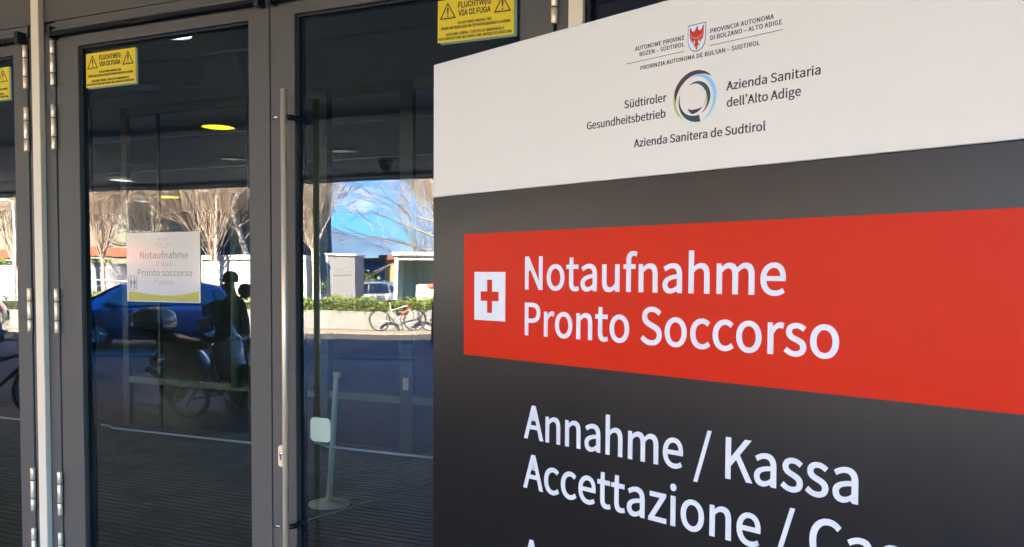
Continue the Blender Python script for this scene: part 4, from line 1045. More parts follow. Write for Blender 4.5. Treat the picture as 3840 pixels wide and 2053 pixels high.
# ================================================================ RAILING, PARAPET
WSTEEL = mat('white_painted_steel', (.62, .62, .61), .4)
BLUEW = mat('blue_grey_wall', (.26, .28, .34), .8, noise=.08)
rl = local('railing', 0, 28.6, 'white steel railing behind the parked cars, left of the white container', 'railing')
m = MB()
for z, r in ((1.45, .028), (1.25, .014), (1.05, .014), (.8, .014)): m.tube([(-30, 0, z), (-11.0, 0, z)], r, 8)
m.build('handrail', WSTEEL, rl)
for i in range(26):
    m = MB(); m.tube([(-30 + .76 * i, 0, 0), (-30 + .76 * i, 0, 1.44)], .022, 8); m.build('post', WSTEEL, rl)
m = MB(); m.box(-34, -14.2, 0, .25, 0, 2.05); m.box(-34, -14.2, -.03, .28, 2.05, 2.12)
pr = m.build('parapet_wall', BLUEW); pr.location = st(0, 36); pr.rotation_euler = (0, 0, ST_RZ); tag(pr, 'blue grey parapet wall behind the white railing', 'wall')

# ================================================================ TREES
BARK_P = mat('pale_twig_bark', (.54, .45, .36), .8, noise=.25, nscale=6)
BARK_R = mat('reddish_twig_bark', (.50, .39, .32), .8, noise=.25, nscale=6)
BARK_W = mat('white_birch_bark', (.62, .59, .55), .7, noise=.2, nscale=5)
BARK_D = mat('grey_brown_bark', (.30, .26, .22), .85, noise=.25, nscale=5)


def grow(mb, p, d, L, r, lev, rnd, up, spread, nseg=4, sides=4, kids=(4, 5), wob=.16):
    pts, rs = [p.copy()], [r]
    q = p.copy(); dd = d.normalized()
    for i in range(nseg):
        dd = (dd + Vector((rnd.gauss(0, wob), rnd.gauss(0, wob), rnd.gauss(0, wob) + up))).normalized()
        q = q + dd * (L / nseg)
        pts.append(q.copy()); rs.append(max(.006, r * (1 - .72 * (i + 1) / nseg)))
    mb.tube(pts, rs, sides if lev else 3, caps=False, smooth=True)
    if lev <= 0: return
    for k in range(rnd.randint(*kids)):
        i = rnd.randint(1, nseg - 1) if nseg > 2 else 1
        a = pts[i].lerp(pts[i + 1], rnd.random())
        side = Vector((rnd.gauss(0, 1), rnd.gauss(0, 1), rnd.gauss(0, .5))).normalized()
        nd = (dd * (1 - spread) + side * spread).normalized()
        grow(mb, a, nd, L * rnd.uniform(.42, .68), max(.008, rs[i] * .6), lev - 1, rnd, up, spread, nseg, sides, kids, wob)


def vase_tree(s, d, fork, H, seed, bark, label, stems=22, lean=(0, 0), spread=.34, width=.30, trunk_r=.07, twig=2, group='bare trees behind the hedge'):
    rnd = random.Random(seed)
    t = local('bare_tree', s, d, label, 'tree', 0, group)
    m = MB()
    tp = Vector((lean[0], lean[1], fork))
    m.tube([(0, 0, 0), tp * .35 + Vector((rnd.uniform(-.04, .04), 0, 0)), tp * .7, tp], [trunk_r * 1.25, trunk_r, trunk_r * .9, trunk_r * .85], 10)
    m.build('trunk', bark, t)
    c = MB()
    for k in range(int(stems * 2.1)):
        a = 2 * math.pi * (k + rnd.random()) / stems
        e = rnd.uniform(.1, 1) ** .7 * width
        p0 = tp + Vector((0, 0, -rnd.uniform(0, .35)))
        grow(c, p0, Vector((math.cos(a) * e, math.sin(a) * e, .62)), (H - fork) * rnd.uniform(.6, 1), trunk_r * rnd.uniform(.16, .30), twig, rnd, .13, spread, 5, 3, (6, 9), .15)
    c.build('crown', bark, t)
    return t


vase_tree(-14.54, 29.2, 2.35, 8.2, 1, BARK_R, 'bare tree of upright reddish shoots left of the white notice', 24, width=.33)
vase_tree(-10.30, 29.2, 2.35, 8.0, 2, BARK_R, 'bare tree of upright shoots in front of the white container', 20, width=.34)
vase_tree(-17.60, 29.4, 2.10, 8.2, 3, BARK_P, 'bare pale tree of upright shoots beside the left white pole', 24, width=.34)
vase_tree(-6.95, 29.6, 2.75, 8.0, 4, BARK_P, 'bare pale tree whose shoots fan out over the white cabinet', 24, width=.36)
vase_tree(-12.60, 33.5, 2.6, 9.0, 5, BARK_P, 'bare pale tree with crooked limbs above the white notice', 16, spread=.5, width=.55, trunk_r=.12)
vase_tree(-2.55, 31.5, 2.9, 8.0, 6, BARK_P, 'bare pale tree behind the glazed shelter', 20, width=.38)
vase_tree(-11.4, 36.0, 3.0, 10.5, 7, BARK_D, 'bare grey brown tree behind the white container', 20, spread=.45, width=.5, trunk_r=.12)
vase_tree(-18.4, 35.0, 2.6, 10.0, 8, BARK_P, 'bare tree with a dense straw coloured crown far left', 22, spread=.4, width=.42, trunk_r=.1)
vase_tree(-15.6, 35.5, 2.6, 10.0, 9, BARK_P, 'bare straw coloured tree in front of the building with red bands', 22, spread=.42, width=.42, trunk_r=.1)
vase_tree(-5.2, 46.0, 2.2, 8.5, 82, BARK_P, 'bare tree with a thin wide crown between cabinet and shelter', 6, spread=.5, width=.8, trunk_r=.12)
# the row of trees goes on to the right
for k, (s, src) in enumerate(((2.4, 4), (7.0, 2), (11.6, 3), (16.5, 1), (22.0, 2))):
    vase_tree(s, 29.6 + .3 * k, 2.5 + .08 * k, 8.0 + .3 * (k % 3), 70 + k, (BARK_P, BARK_R)[k % 2], 'bare tree of upright shoots in the row right of the shelter', 18, width=.35)
# leaning birch
t = local('birch_tree', -10.35, 33.0, 'white barked birch leaning left behind the white container', 'tree', 0, 'bare trees behind the hedge')
rnd = random.Random(21)
m = MB(); m.tube([(.55, 0, 0), (.35, 0, 1.2), (.10, 0, 2.4), (-.22, 0, 3.5), (-.55, 0, 4.3), (-.75, 0, 5.6), (-.8, 0, 7)], [.15, .13, .12, .105, .09, .06, .02], 10); m.build('trunk', BARK_W, t)
c = MB()
for (x, z, dx, dz) in ((-.1, 3.0, .6, .7), (-.4, 3.9, -.5, .8), (-.55, 4.3, .5, .9), (-.6, 4.6, -.6, .7), (-.7, 5.1, .4, .8), (-.75, 5.5, -.5, .9), (-.3, 3.6, .7, .5), (-.78, 6, .3, .9), (-.2, 3.4, -.8, .4)):
    grow(c, Vector((x, 0, z)), Vector((dx, rnd.uniform(-.5, .5), dz)), rnd.uniform(1.6, 2.4), .045, 3, rnd, .05, .45, 4, 4, (3, 4), .16)
c.build('crown', BARK_W, t)
# crooked tree above the notice
t = local('bare_tree', -16.0, 38.0, 'large bare tree with pale crooked limbs against the dark building', 'tree', 0, 'bare trees behind the hedge')
rnd = random.Random(33)
m = MB(); m.tube([(.0, 0, 0), (.1, 0, 2.6), (.35, 0, 3.9), (.62, 0, 4.9), (.85, 0, 6.0)], [.2, .17, .14, .12, .06], 10); m.build('trunk', BARK_P, t)
c = MB()
for (x, z, dx, dz, L) in ((.55, 4.6, -1.2, .5, 2.4), (.6, 4.8, 1.4, .15, 3.2), (.3, 3.8, 1.8, .1, 3.6), (.2, 3.4, -1.8, .2, 3.0), (.7, 5.2, -.6, 1, 2.6), (.8, 5.6, .8, .9, 2.6), (.1, 3.0, -1.5, .5, 2.5), (.5, 4.3, 1.6, .5, 3.4)):
    grow(c, Vector((x, 0, z)), Vector((dx, rnd.uniform(-.5, .5), dz)), L, .075, 3, rnd, .03, .5, 5, 5, (3, 5), .28)
c.build('crown', BARK_P, t)
# wide tree with arching branches against the sky
t = local('bare_tree', -2.2, 40.0, 'large bare tree whose long branches arch across the blue sky', 'tree', 0, 'bare trees behind the hedge')
rnd = random.Random(44)
m = MB(); m.tube([(0, 0, 0), (.05, 0, 2.2), (-.05, 0, 4.2), (.1, 0, 7.5)], [.24, .2, .16, .05], 10); m.build('trunk', BARK_D, t)
c = MB()
for (z, dx, dz, L) in ((2.6, -1.5, .35, 4.6), (3.1, -1.5, .75, 5.0), (3.7, -1.4, 1.0, 4.8), (2.9, 1.5, .6, 4.0), (3.4, 1.2, .9, 4.2), (4.2, -.9, 1.3, 4.2), (4.5, .9, 1.2, 4.0), (5.0, -.4, 1.4, 3.4), (2.4, -1.6, .15, 4.4)):
    grow(c, Vector((0, 0, z)), Vector((dx, rnd.uniform(-.6, .6), dz)), L, .07, 3, rnd, -.02, .45, 6, 5, (3, 5), .12)
c.build('crown', BARK_D, t)

# ================================================================ POLES
for s, d, H, lab in ((-16.85, 28.0, 4.15, 'white lamp post left of the reddish bare tree'), (-10.15, 29.0, 4.6, 'slim white lamp post in front of the white container')):
    t = local('lamp_post', s, d, lab, 'lamp post', 0, 'white lamp posts behind the hedge')
    m = MB(); m.lathe([(.07, 0), (.07, .5), (.05, .52), (.038, H)], (0, 0, 0), n=14); m.build('pole', WSTEEL, t)
    m = MB(); m.tube([(0, 0, H - .02), (-.18, 0, H + .02)], .022, 8); m.bevbox(-.60, -.16, -.09, .09, H - .01, H + .06, .02); m.build('lamp_head', WSTEEL, t)
t = local('marker_post', -6.67, 29.0, 'white post with a ball cap left of the white cabinet', 'post')
m = MB(); m.lathe([(0, 0), (.10, 0), (.10, .08), (.075, .1), (.075, 2.38)], (0, 0, 0), n=16); m.build('pole', WSTEEL, t)
m = MB(); m.lathe([(0, 2.60), (.06, 2.585), (.10, 2.52), (.11, 2.46), (.09, 2.40), (.07, 2.38)], (0, 0, 0), n=16); m.build('ball_cap', WSTEEL, t, fix=True)
DKG = mat('dark_green_iron', (.012, .022, .018), .45)
for s, d, lab in ((-2.03, 21.0, 'dark iron bollard near the second parked bicycle'),):
    t = local('bollard', s, d, lab, 'bollard')
    m = MB(); m.lathe([(0, 0), (.075, 0), (.075, .06), (.055, .09), (.050, .95), (.062, .97), (.062, 1.0), (.05, 1.04)], (0, 0, 0), n=16); m.build('post', DKG, t, fix=True)
    m = MB(); m.lathe([(.05, 1.04), (.045, 1.09), (.02, 1.115), (0, 1.12)], (0, 0, 0), n=16); m.build('cap', DKG, t, fix=True)

# ================================================================ CONTAINERS, CABINET, SHELTER
WPAN = mat('white_container_panel', (.55, .57, .54), .45, noise=.05, nscale=2)
WRIM = mat('white_container_rim', (.66, .67, .64), .45)
GPAN = mat('light_grey_cabinet', (.20, .21, .24), .5, noise=.04, nscale=2)
VENT = mat('grey_vent_grille', (.26, .27, .29), .6)
t = local('site_container', -10.9, 31.6, 'long white container with a flat roof rim behind the hedge', 'container')
m = MB()
x = 0.0
while x < 3.6:
    m.bevbox(x, x + .45, 0, 2.0, .05, 2.26, .012, 1); x += .453
m.build('side_panel', WPAN, t)
m = MB(); m.bevbox(-.06, 3.70, -.06, 2.07, 2.265, 2.44, .02, 2); m.build('roof', WRIM, t)
m = MB(); m.box(.50, 1.22, 2.0, 2.02, .15, 2.1); m.tube([(1.15, 2.03, 1.0), (1.15, 2.06, 1.0), (1.15, 2.06, 1.25)], .012, 6); m.build('door', WRIM, t)
for x in (0, 3.62):
    m = MB(); m.box(x - .02, x + .06, 1.96, 2.05, 0, 2.262); m.build('corner_post', WRIM, t)
t = local('switch_cabinet', -6.45, 31.2, 'tall grey white switch cabinet with two vent grilles', 'cabinet')
m = MB(); m.bevbox(0, .98, 0, 1.7, .0, 2.47, .012, 1); m.build('cabinet_body', GPAN, t)
m = MB(); m.bevbox(-.05, 1.03, -.05, 1.76, 2.472, 2.55, .01, 1); m.build('roof', WRIM, t)
m = MB(); m.box(-.02, .04, 1.66, 1.73, 0, 2.471); m.build('corner_post', WRIM, t)
for z0, z1 in ((1.78, 2.10), (.95, 1.15)):
    m = MB()
    for k in range(8):
        zz = z0 + (z1 - z0) * k / 8
        for x0, x1 in ((.22, .50), (.53, .82)): m.box(x0, x1, 1.705, 1.722, zz, zz + (z1 - z0) / 8 * .75)
    m.build('vent_grille', VENT, t)
t = local('glazed_shelter', -4.05, 29.6, 'white framed glazed shelter with pale green posters behind the bicycles', 'shelter')
PGRN = mat('pale_green_panel', (.46, .53, .45), .35, noise=.04)
PYEL = mat('pale_yellow_poster', (.66, .70, .50), .4)
PRED = mat('salmon_red_print', (.66, .20, .16), .4)
for x in (0, 2.4):
    m = MB(); m.bevbox(x, x + .12, 1.0, 1.12, 0, 2.44, .01, 1); m.bevbox(x, x + .12, 0, .1, 0, 2.44, .01, 1); m.build('post', WRIM, t)
m = MB(); m.bevbox(-.08, 2.6, -.06, 1.2, 2.442, 2.57, .015, 1); m.build('roof', WRIM, t)
m = MB(); m.box(.12, 2.4, .03, .06, .3, 2.36); m.box(.125, .15, .1, 1.0, .3, 2.36); m.build('back_panel', PGRN, t)
m = MB(); m.box(.12, 2.4, 1.03, 1.09, 2.30, 2.41); m.build('beam', WRIM, t)
for x0, x1, z0, z1 in ((.68, .80, 1.05, 1.95), (.86, .94, 1.05, 1.95), (1.0, 1.9, 1.10, 2.18)):
    m = MB(); m.box(x0, x1, .061, .075, z0, z1); po = m.build('poster', PYEL, t)
    if x0 == 1.0:
        m = MB(); m.lathe([(0, .0), (.14, 0), (.14, -.004), (0, -.004)], (1.12, .080, 1.42), axis='Y', n=24); m.build('red_disc', PRED, po)

# ================================================================ FAR BUILDINGS AND HILLS
OLIVE = mat('grey_olive_render', (.24, .23, .18), .85, noise=.08, nscale=.4)
REDB = mat('red_parapet_paint', (.50, .085, .045), .6)
DGLASS = mat('dark_window_glass', (.02, .025, .03), .08, spec=.6)
DARKB = mat('dark_facade', (.060, .062, .058), .8, noise=.15, nscale=.3)
LEDGE = mat('grey_ledge', (.30, .31, .33), .8)
OCHRE = mat('ochre_render', (.42, .30, .14), .85, noise=.08, nscale=.5)
TILE = mat('brown_red_roof', (.22, .085, .06), .8, noise=.15, nscale=2)
BLUEB = mat('blue_metal_hall', (.10, .19, .36), .5)


def house(s, d, w, dep, h, label, wall, bands=(), wins=None, roof=None):
    t = local('building', s, d, label, 'building')
    m = MB(); m.box(0, w, -dep, 0, 0, h); m.build('wall', wall, t)
    for z, hh, mt in bands:
        m = MB(); m.box(-.1, w + .1, -.2, .12, z, z + hh); m.build('band', mt, t)
    if wins:
        n, z0s, ww, wh = wins
        for z0 in z0s:
            for k in range(n):
                x = w * (k + .5) / n
                m = MB(); ring_frame(m, x - ww / 2 - .07, x + ww / 2 + .07, z0 - .07, z0 + wh + .07, x - ww / 2, x + ww / 2, z0, z0 + wh, 0, .05)
                f = m.build('window', LEDGE, t)
                m = MB(); m.box(x - ww / 2, x + ww / 2, .004, .012, z0, z0 + wh); m.build('pane', DGLASS, f)
    if roof == 'gable':
        m = MB(); m.add([(-.5, .5, h), (w + .5, .5, h), (w + .5, -dep - .5, h), (-.5, -dep - .5, h), (-.5, -dep / 2, h + dep * .28), (w + .5, -dep / 2, h + dep * .28)],
                        [(0, 1, 5, 4), (2, 3, 4, 5), (0, 4, 3), (1, 2, 5), (3, 2, 1, 0)]); m.build('roof', TILE, t, fix=True)
    elif roof:
        m = MB(); m.box(-.4, w + .4, -dep - .4, .4, h, h + .35); m.build('roof', roof, t)
    return t


house(-33, 44, 14.5, 10, 11.5, 'grey olive building with two red bands behind the left trees', OLIVE, ((2.55, .45, REDB), (6.45, .45, REDB), (10.3, .4, REDB)), (6, (.9, 3.9, 7.7), 1.3, 1.5), LEDGE)
house(-23, 52, 9.5, 12, 14, 'dark multi storey building with pale ledges behind the crooked tree', DARKB, ((4.7, .16, LEDGE), (5.6, .10, LEDGE), (8.6, .16, LEDGE), (11.8, .16, LEDGE)), (5, (2.0, 6.2, 9.3), 1.2, 1.5), LEDGE)
house(-9.4, 62, 7.5, 9, 2.95, 'low ochre building with a brown red flat roof', OCHRE, (), (3, (1.2,), .9, 1.0), TILE)
house(-60, 44, 23, 14, 9.5, 'added olive house far left, screening the sky mirrored in the sign', OLIVE, ((3.1, .2, LEDGE), (6.2, .2, LEDGE)), (7, (1.0, 4.1, 7.1), 1.2, 1.5), TILE)  # unseen house, added to block the blue sky reflected in the black panel
house(8, 46, 22, 12, 9.5, 'pale apartment house right of the bare trees beyond the shelter', GPAN, ((3.1, .2, LEDGE), (6.2, .2, LEDGE)), (7, (1.0, 4.1, 7.1), 1.2, 1.5), TILE)
house(-13.6, 74, 5.2, 8, 3.0, 'low blue metal hall with a dark flat roof', BLUEB, (), (2, (1.6,), 1.2, .6), TILE)
BUSHM = LEAF


def bush(s, d, w, h, dep, seed, label, n=1500, z0=.0, size=.10):
    rnd = random.Random(seed)
    t = local('bush', s, d, label, 'bush', 0, 'dark bushes behind the fence line')
    m = MB(); c = []
    for k in range(int(w / .5) + 2):
        c.append((rnd.uniform(-w / 2, w / 2), rnd.uniform(-dep / 2, dep / 2), rnd.uniform(.5, .8) * h, rnd.uniform(.3, .5) * h))
    pts = []
    for i in range(n):
        x, y, z, r = rnd.choice(c)
        v = Vector((rnd.gauss(0, 1), rnd.gauss(0, 1), rnd.gauss(0, 1))).normalized() * r * rnd.uniform(.6, 1.05)
        q = Vector((x, y, z)) + v
        if q.z > .05: pts.append(q)
    leaves(m, pts, size, rnd); m.build('foliage', BUSHM, t)
    m = MB()
    for x, y, z, r in c:
        m = MB(); m.tube([(x * .6, y * .6, 0), (x, y, z)], [.05, .015], 5); m.build('stem', BARK_D, t)
    return t


for k in range(5): bush(-28 + 3.2 * k, 39.5, 3.6, 2.1, 1.6, 50 + k, 'dark green bush behind the blue grey parapet wall', 1300, size=.13)
bush(-8.6, 50, 2.2, 1.75, 1.5, 60, 'dark green bush in the gap right of the switch cabinet', 900)
bush(-10.2, 49, 2.0, 1.55, 1.5, 61, 'small dark green bush behind the switch cabinet', 700)
# mountains: the air haze is painted into their blue grey colour
MOUNT = bpy.data.materials.new('hazed_mountain'); MOUNT.use_nodes = True
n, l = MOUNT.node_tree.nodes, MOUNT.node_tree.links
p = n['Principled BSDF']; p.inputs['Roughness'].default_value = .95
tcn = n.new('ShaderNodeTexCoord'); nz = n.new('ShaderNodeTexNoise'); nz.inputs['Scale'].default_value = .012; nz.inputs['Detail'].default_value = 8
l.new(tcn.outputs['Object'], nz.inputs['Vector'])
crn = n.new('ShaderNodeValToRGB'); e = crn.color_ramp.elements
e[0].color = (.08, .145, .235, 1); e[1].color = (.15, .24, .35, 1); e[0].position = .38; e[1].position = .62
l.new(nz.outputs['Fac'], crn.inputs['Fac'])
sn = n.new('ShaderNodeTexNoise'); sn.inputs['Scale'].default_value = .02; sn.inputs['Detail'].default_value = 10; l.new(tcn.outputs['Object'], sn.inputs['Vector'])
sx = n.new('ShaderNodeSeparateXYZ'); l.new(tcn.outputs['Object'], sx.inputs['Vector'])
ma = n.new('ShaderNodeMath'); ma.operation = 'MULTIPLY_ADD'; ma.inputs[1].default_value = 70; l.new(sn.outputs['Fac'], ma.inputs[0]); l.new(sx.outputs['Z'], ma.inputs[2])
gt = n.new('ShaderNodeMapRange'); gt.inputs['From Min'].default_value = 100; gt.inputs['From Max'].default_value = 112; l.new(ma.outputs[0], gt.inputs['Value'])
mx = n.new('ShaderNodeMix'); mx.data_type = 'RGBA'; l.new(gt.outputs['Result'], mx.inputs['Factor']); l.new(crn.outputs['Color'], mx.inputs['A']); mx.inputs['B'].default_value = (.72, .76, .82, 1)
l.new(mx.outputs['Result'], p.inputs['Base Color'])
rnd = random.Random(9)
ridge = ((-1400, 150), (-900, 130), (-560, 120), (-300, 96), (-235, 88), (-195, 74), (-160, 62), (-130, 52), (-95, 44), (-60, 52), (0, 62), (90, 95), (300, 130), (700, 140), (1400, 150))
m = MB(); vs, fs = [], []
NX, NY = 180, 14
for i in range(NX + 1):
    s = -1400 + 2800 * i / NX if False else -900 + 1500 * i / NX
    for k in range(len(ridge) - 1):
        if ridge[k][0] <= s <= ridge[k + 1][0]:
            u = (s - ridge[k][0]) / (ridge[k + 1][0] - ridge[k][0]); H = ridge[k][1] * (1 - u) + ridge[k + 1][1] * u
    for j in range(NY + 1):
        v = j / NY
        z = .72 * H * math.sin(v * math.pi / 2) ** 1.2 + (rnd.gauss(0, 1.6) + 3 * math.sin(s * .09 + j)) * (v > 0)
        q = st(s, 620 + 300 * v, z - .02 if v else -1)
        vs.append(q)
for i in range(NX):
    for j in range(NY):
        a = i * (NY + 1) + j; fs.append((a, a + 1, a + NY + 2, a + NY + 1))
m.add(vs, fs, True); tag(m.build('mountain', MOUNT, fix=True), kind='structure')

# ================================================================ VEHICLES
TYRE = mat('tyre_rubber', (.014, .014, .014), .75)
ALLOY = mat('alloy_wheel', (.55, .55, .56), .3, metal=.9)
CARGLS = mat('car_window_glass', (.01, .014, .018), .04, spec=.9, coat=1)
REDL = mat('red_tail_light', (.45, .01, .01), .2, coat=1)
CLRL = mat('headlight_lens', (.55, .58, .6), .1, coat=1)


def car(s, d, rz, paint, label, scale=1.0):
    """A five door hatchback; local +x is its rear, wheels stand on z=0."""
    t = local('parked_car', s, d, label, 'car', rz, 'cars parked along the road')
    t.scale = (scale,) * 3
    # side profile (x, z) from the front bumper over the roof to the rear
    L = 4.1
    st_x = [-.82, -.74, -.50, -.35, .10, .55, 1.20, 1.75, 2.35, 2.85, 3.12, 3.24, 3.28]
    top = [.60, .77, .89, .96, 1.22, 1.42, 1.49, 1.51, 1.49, 1.40, 1.20, .98, .62]
    bot = [.34, .24, .21, .20, .20, .19, .18, .18, .18, .20, .24, .30, .40]
    hw = [.60, .72, .80, .83, .86, .87, .88, .88, .88, .87, .84, .80, .74]
    belt = [.58, .70, .80, .84, .88, .90, .92, .93, .94, .95, .95, .90, .60]
    m = MB(); vs, fs = [], []
    NR = 11
    for x, tp, bt, w, bl in zip(st_x, top, bot, hw, belt):
        ring = []
        roofw = w * (.72 if tp > bl + .2 else .90)
        for (yy, zz) in ((w * .86, bt), (w * .98, bt + .14), (w, (bt + bl) / 2), (w * .985, bl - .03), (w * .955, bl), (roofw, max(tp - .05, bl + .005)), (roofw * .82, max(tp - .005, bl + .008)), (0, max(tp, bl + .012) + .01)):
            ring.append((yy, zz))
        full = ring + [(-y, z) for y, z in ring[-2::-1]]
        vs += [(x, y, z) for y, z in full]
    k = 15
    n = len(st_x)
    for i in range(n - 1):
        for j in range(k - 1): fs.append((i * k + j, (i + 1) * k + j, (i + 1) * k + j + 1, i * k + j + 1))
        fs.append((i * k + k - 1, (i + 1) * k + k - 1, (i + 1) * k, i * k))
    fs.append(tuple(range(k))); fs.append(tuple(reversed(range((n - 1) * k, n * k))))
    m.add(vs, fs, True)
    b = m.build('body', paint, t, fix=True)
    # windows: panels just proud of the greenhouse
    def panel(poly, y, name):
        for sgn in (1, -1):
            mm = MB(); pts = [(x, sgn * yy, z) for x, z, yy in poly]
            mm.add(pts + [(x, yy2 - sgn * .01, z) for (x, yy2, z) in pts], [tuple(range(len(pts))), tuple(reversed(range(len(pts), 2 * len(pts))))])
            mm.build(name, CARGLS, t, fix=True)
    panel([(.02, .955, .850), (.56, 1.335, .668), (1.68, 1.425, .655), (1.68, .965, .866)], 0, 'side_window')
    panel([(1.75, .965, .866), (1.75, 1.43, .655), (2.50, 1.40, .655), (2.66, .985, .852)], 0, 'side_window')
    panel([(2.74, 1.0, .850), (2.62, 1.34, .675), (2.86, 1.28, .665), (3.04, 1.03, .835)], 0, 'side_window')
    mm = MB(); mm.add([(-.34, -.68, .99), (-.34, .68, .99), (.54, .58, 1.445), (.54, -.58, 1.445)], [(0, 1, 2, 3)]); mm.build('windscreen', CARGLS, t, fix=True)
    mm = MB(); mm.add([(2.88, -.58, 1.41), (2.88, .58, 1.41), (3.19, .68, 1.06), (3.19, -.68, 1.06)], [(0, 1, 2, 3)]); mm.build('rear_window', CARGLS, t, fix=True)
    for sgn in (1, -1):
        for x in (0, 2.55):
            w = MB()
            w.torus((x, sgn * .80, .315), .235, .085, axis='Y', n=32, m=10, sq=1.15)
            wo = w.build('wheel', TYRE, t)
            w = MB(); w.lathe([(0, sgn * .02), (.05, sgn * .02), (.06, 0), (.175, -.01 * sgn), (.19, sgn * .03), (.2, 0)], (x, sgn * .86, .315), axis='Y', n=28)
            for a in range(7):
                an = a * 2 * math.pi / 7
                w.tube([(x + .05 * math.cos(an), sgn * .885, .315 + .05 * math.sin(an)), (x + .185 * math.cos(an), sgn * .89, .315 + .185 * math.sin(an))], .016, 6)
            w.build('rim', ALLOY, wo)
            w = MB(); w.torus((x, sgn * .835, .33), .33, .028, axis='Y', n=28, m=6, arc=(-.15, math.pi + .15))
            w.lathe([(0, sgn * .845), (.33, sgn * .845)], (x, 0, .33), axis='Y', n=28)
            w.build('wheel_arch', BLACK, t)
        w = MB(); w.bevbox(.30, .46, min(sgn * .88, sgn * 1.02), max(sgn * .88, sgn * 1.02), .93, 1.05, .03); w.build('door_mirror', paint, t)
        w = MB(); w.bevbox(3.10, 3.27, min(sgn * .56, sgn * .80), max(sgn * .56, sgn * .80), .72, .95, .03); w.build('tail_light', REDL, t)
        w = MB(); w.bevbox(-.80, -.50, min(sgn * .50, sgn * .79), max(sgn * .50, sgn * .79), .60, .72, .03); w.build('headlight', CLRL, t)
        for x in (1.30, 2.15):
            w = MB(); w.bevbox(x, x + .16, min(sgn * .86, sgn * .905), max(sgn * .86, sgn * .905), .80, .83, .008); w.build('door_handle', paint, t)
        w = MB(); w.bevbox(.40, 2.2, min(sgn * .82, sgn * .895), max(sgn * .82, sgn * .895), .20, .29, .02); w.build('sill_trim', BLACK, t)
    w = MB(); w.bevbox(3.22, 3.31, -.7, .7, .34, .46, .02); w.build('rear_bumper', BLACK, t)
    w = MB(); w.bevbox(-.86, -.76, -.45, .45, .30, .46, .02); w.build('grille', BLACK, t)
    return t


METB = mat('metallic_blue_paint', (.07, .15, .36), .25, metal=.45, coat=1)
DBLUE = mat('dark_blue_paint', (.035, .08, .20), .22, metal=.3, coat=1)
PALEC = mat('pale_blue_paint', (.42, .48, .56), .3, coat=1)
car(-10.0, 19.7, -.44, METB, 'metallic blue hatchback parked on the road, nose to the left', 1.05)
car(-14.15, 16.9, -.42, DBLUE, 'dark blue hatchback parked ahead of the metallic blue one', 1.0)
car(-8.4, 40.5, 0.06, PALEC, 'pale blue car parked far back beyond the hedge')


def wheel(mb_t, mb_r, x, R1, r, z, spokes=14, disc=False, y=0):
    mb_t.torus((x, y, z), R1 - r, r, axis='Y', n=40, m=8)
    mb_r.torus((x, y, z), R1 - 2.1 * r, r * .55, axis='Y', n=40, m=6)
    for k in range(spokes):
        a = math.pi * 2 * k / spokes
        mb_r.tube([(x, y + (.025 if k % 2 else -.025), z), (x + (R1 - 2 * r) * math.cos(a), y, z + (R1 - 2 * r) * math.sin(a))], .0022, 4, caps=False)
    mb_r.lathe([(0, -.035), (.02, -.035), (.02, .035), (0, .035)], (x, y, z), axis='Y', n=10)


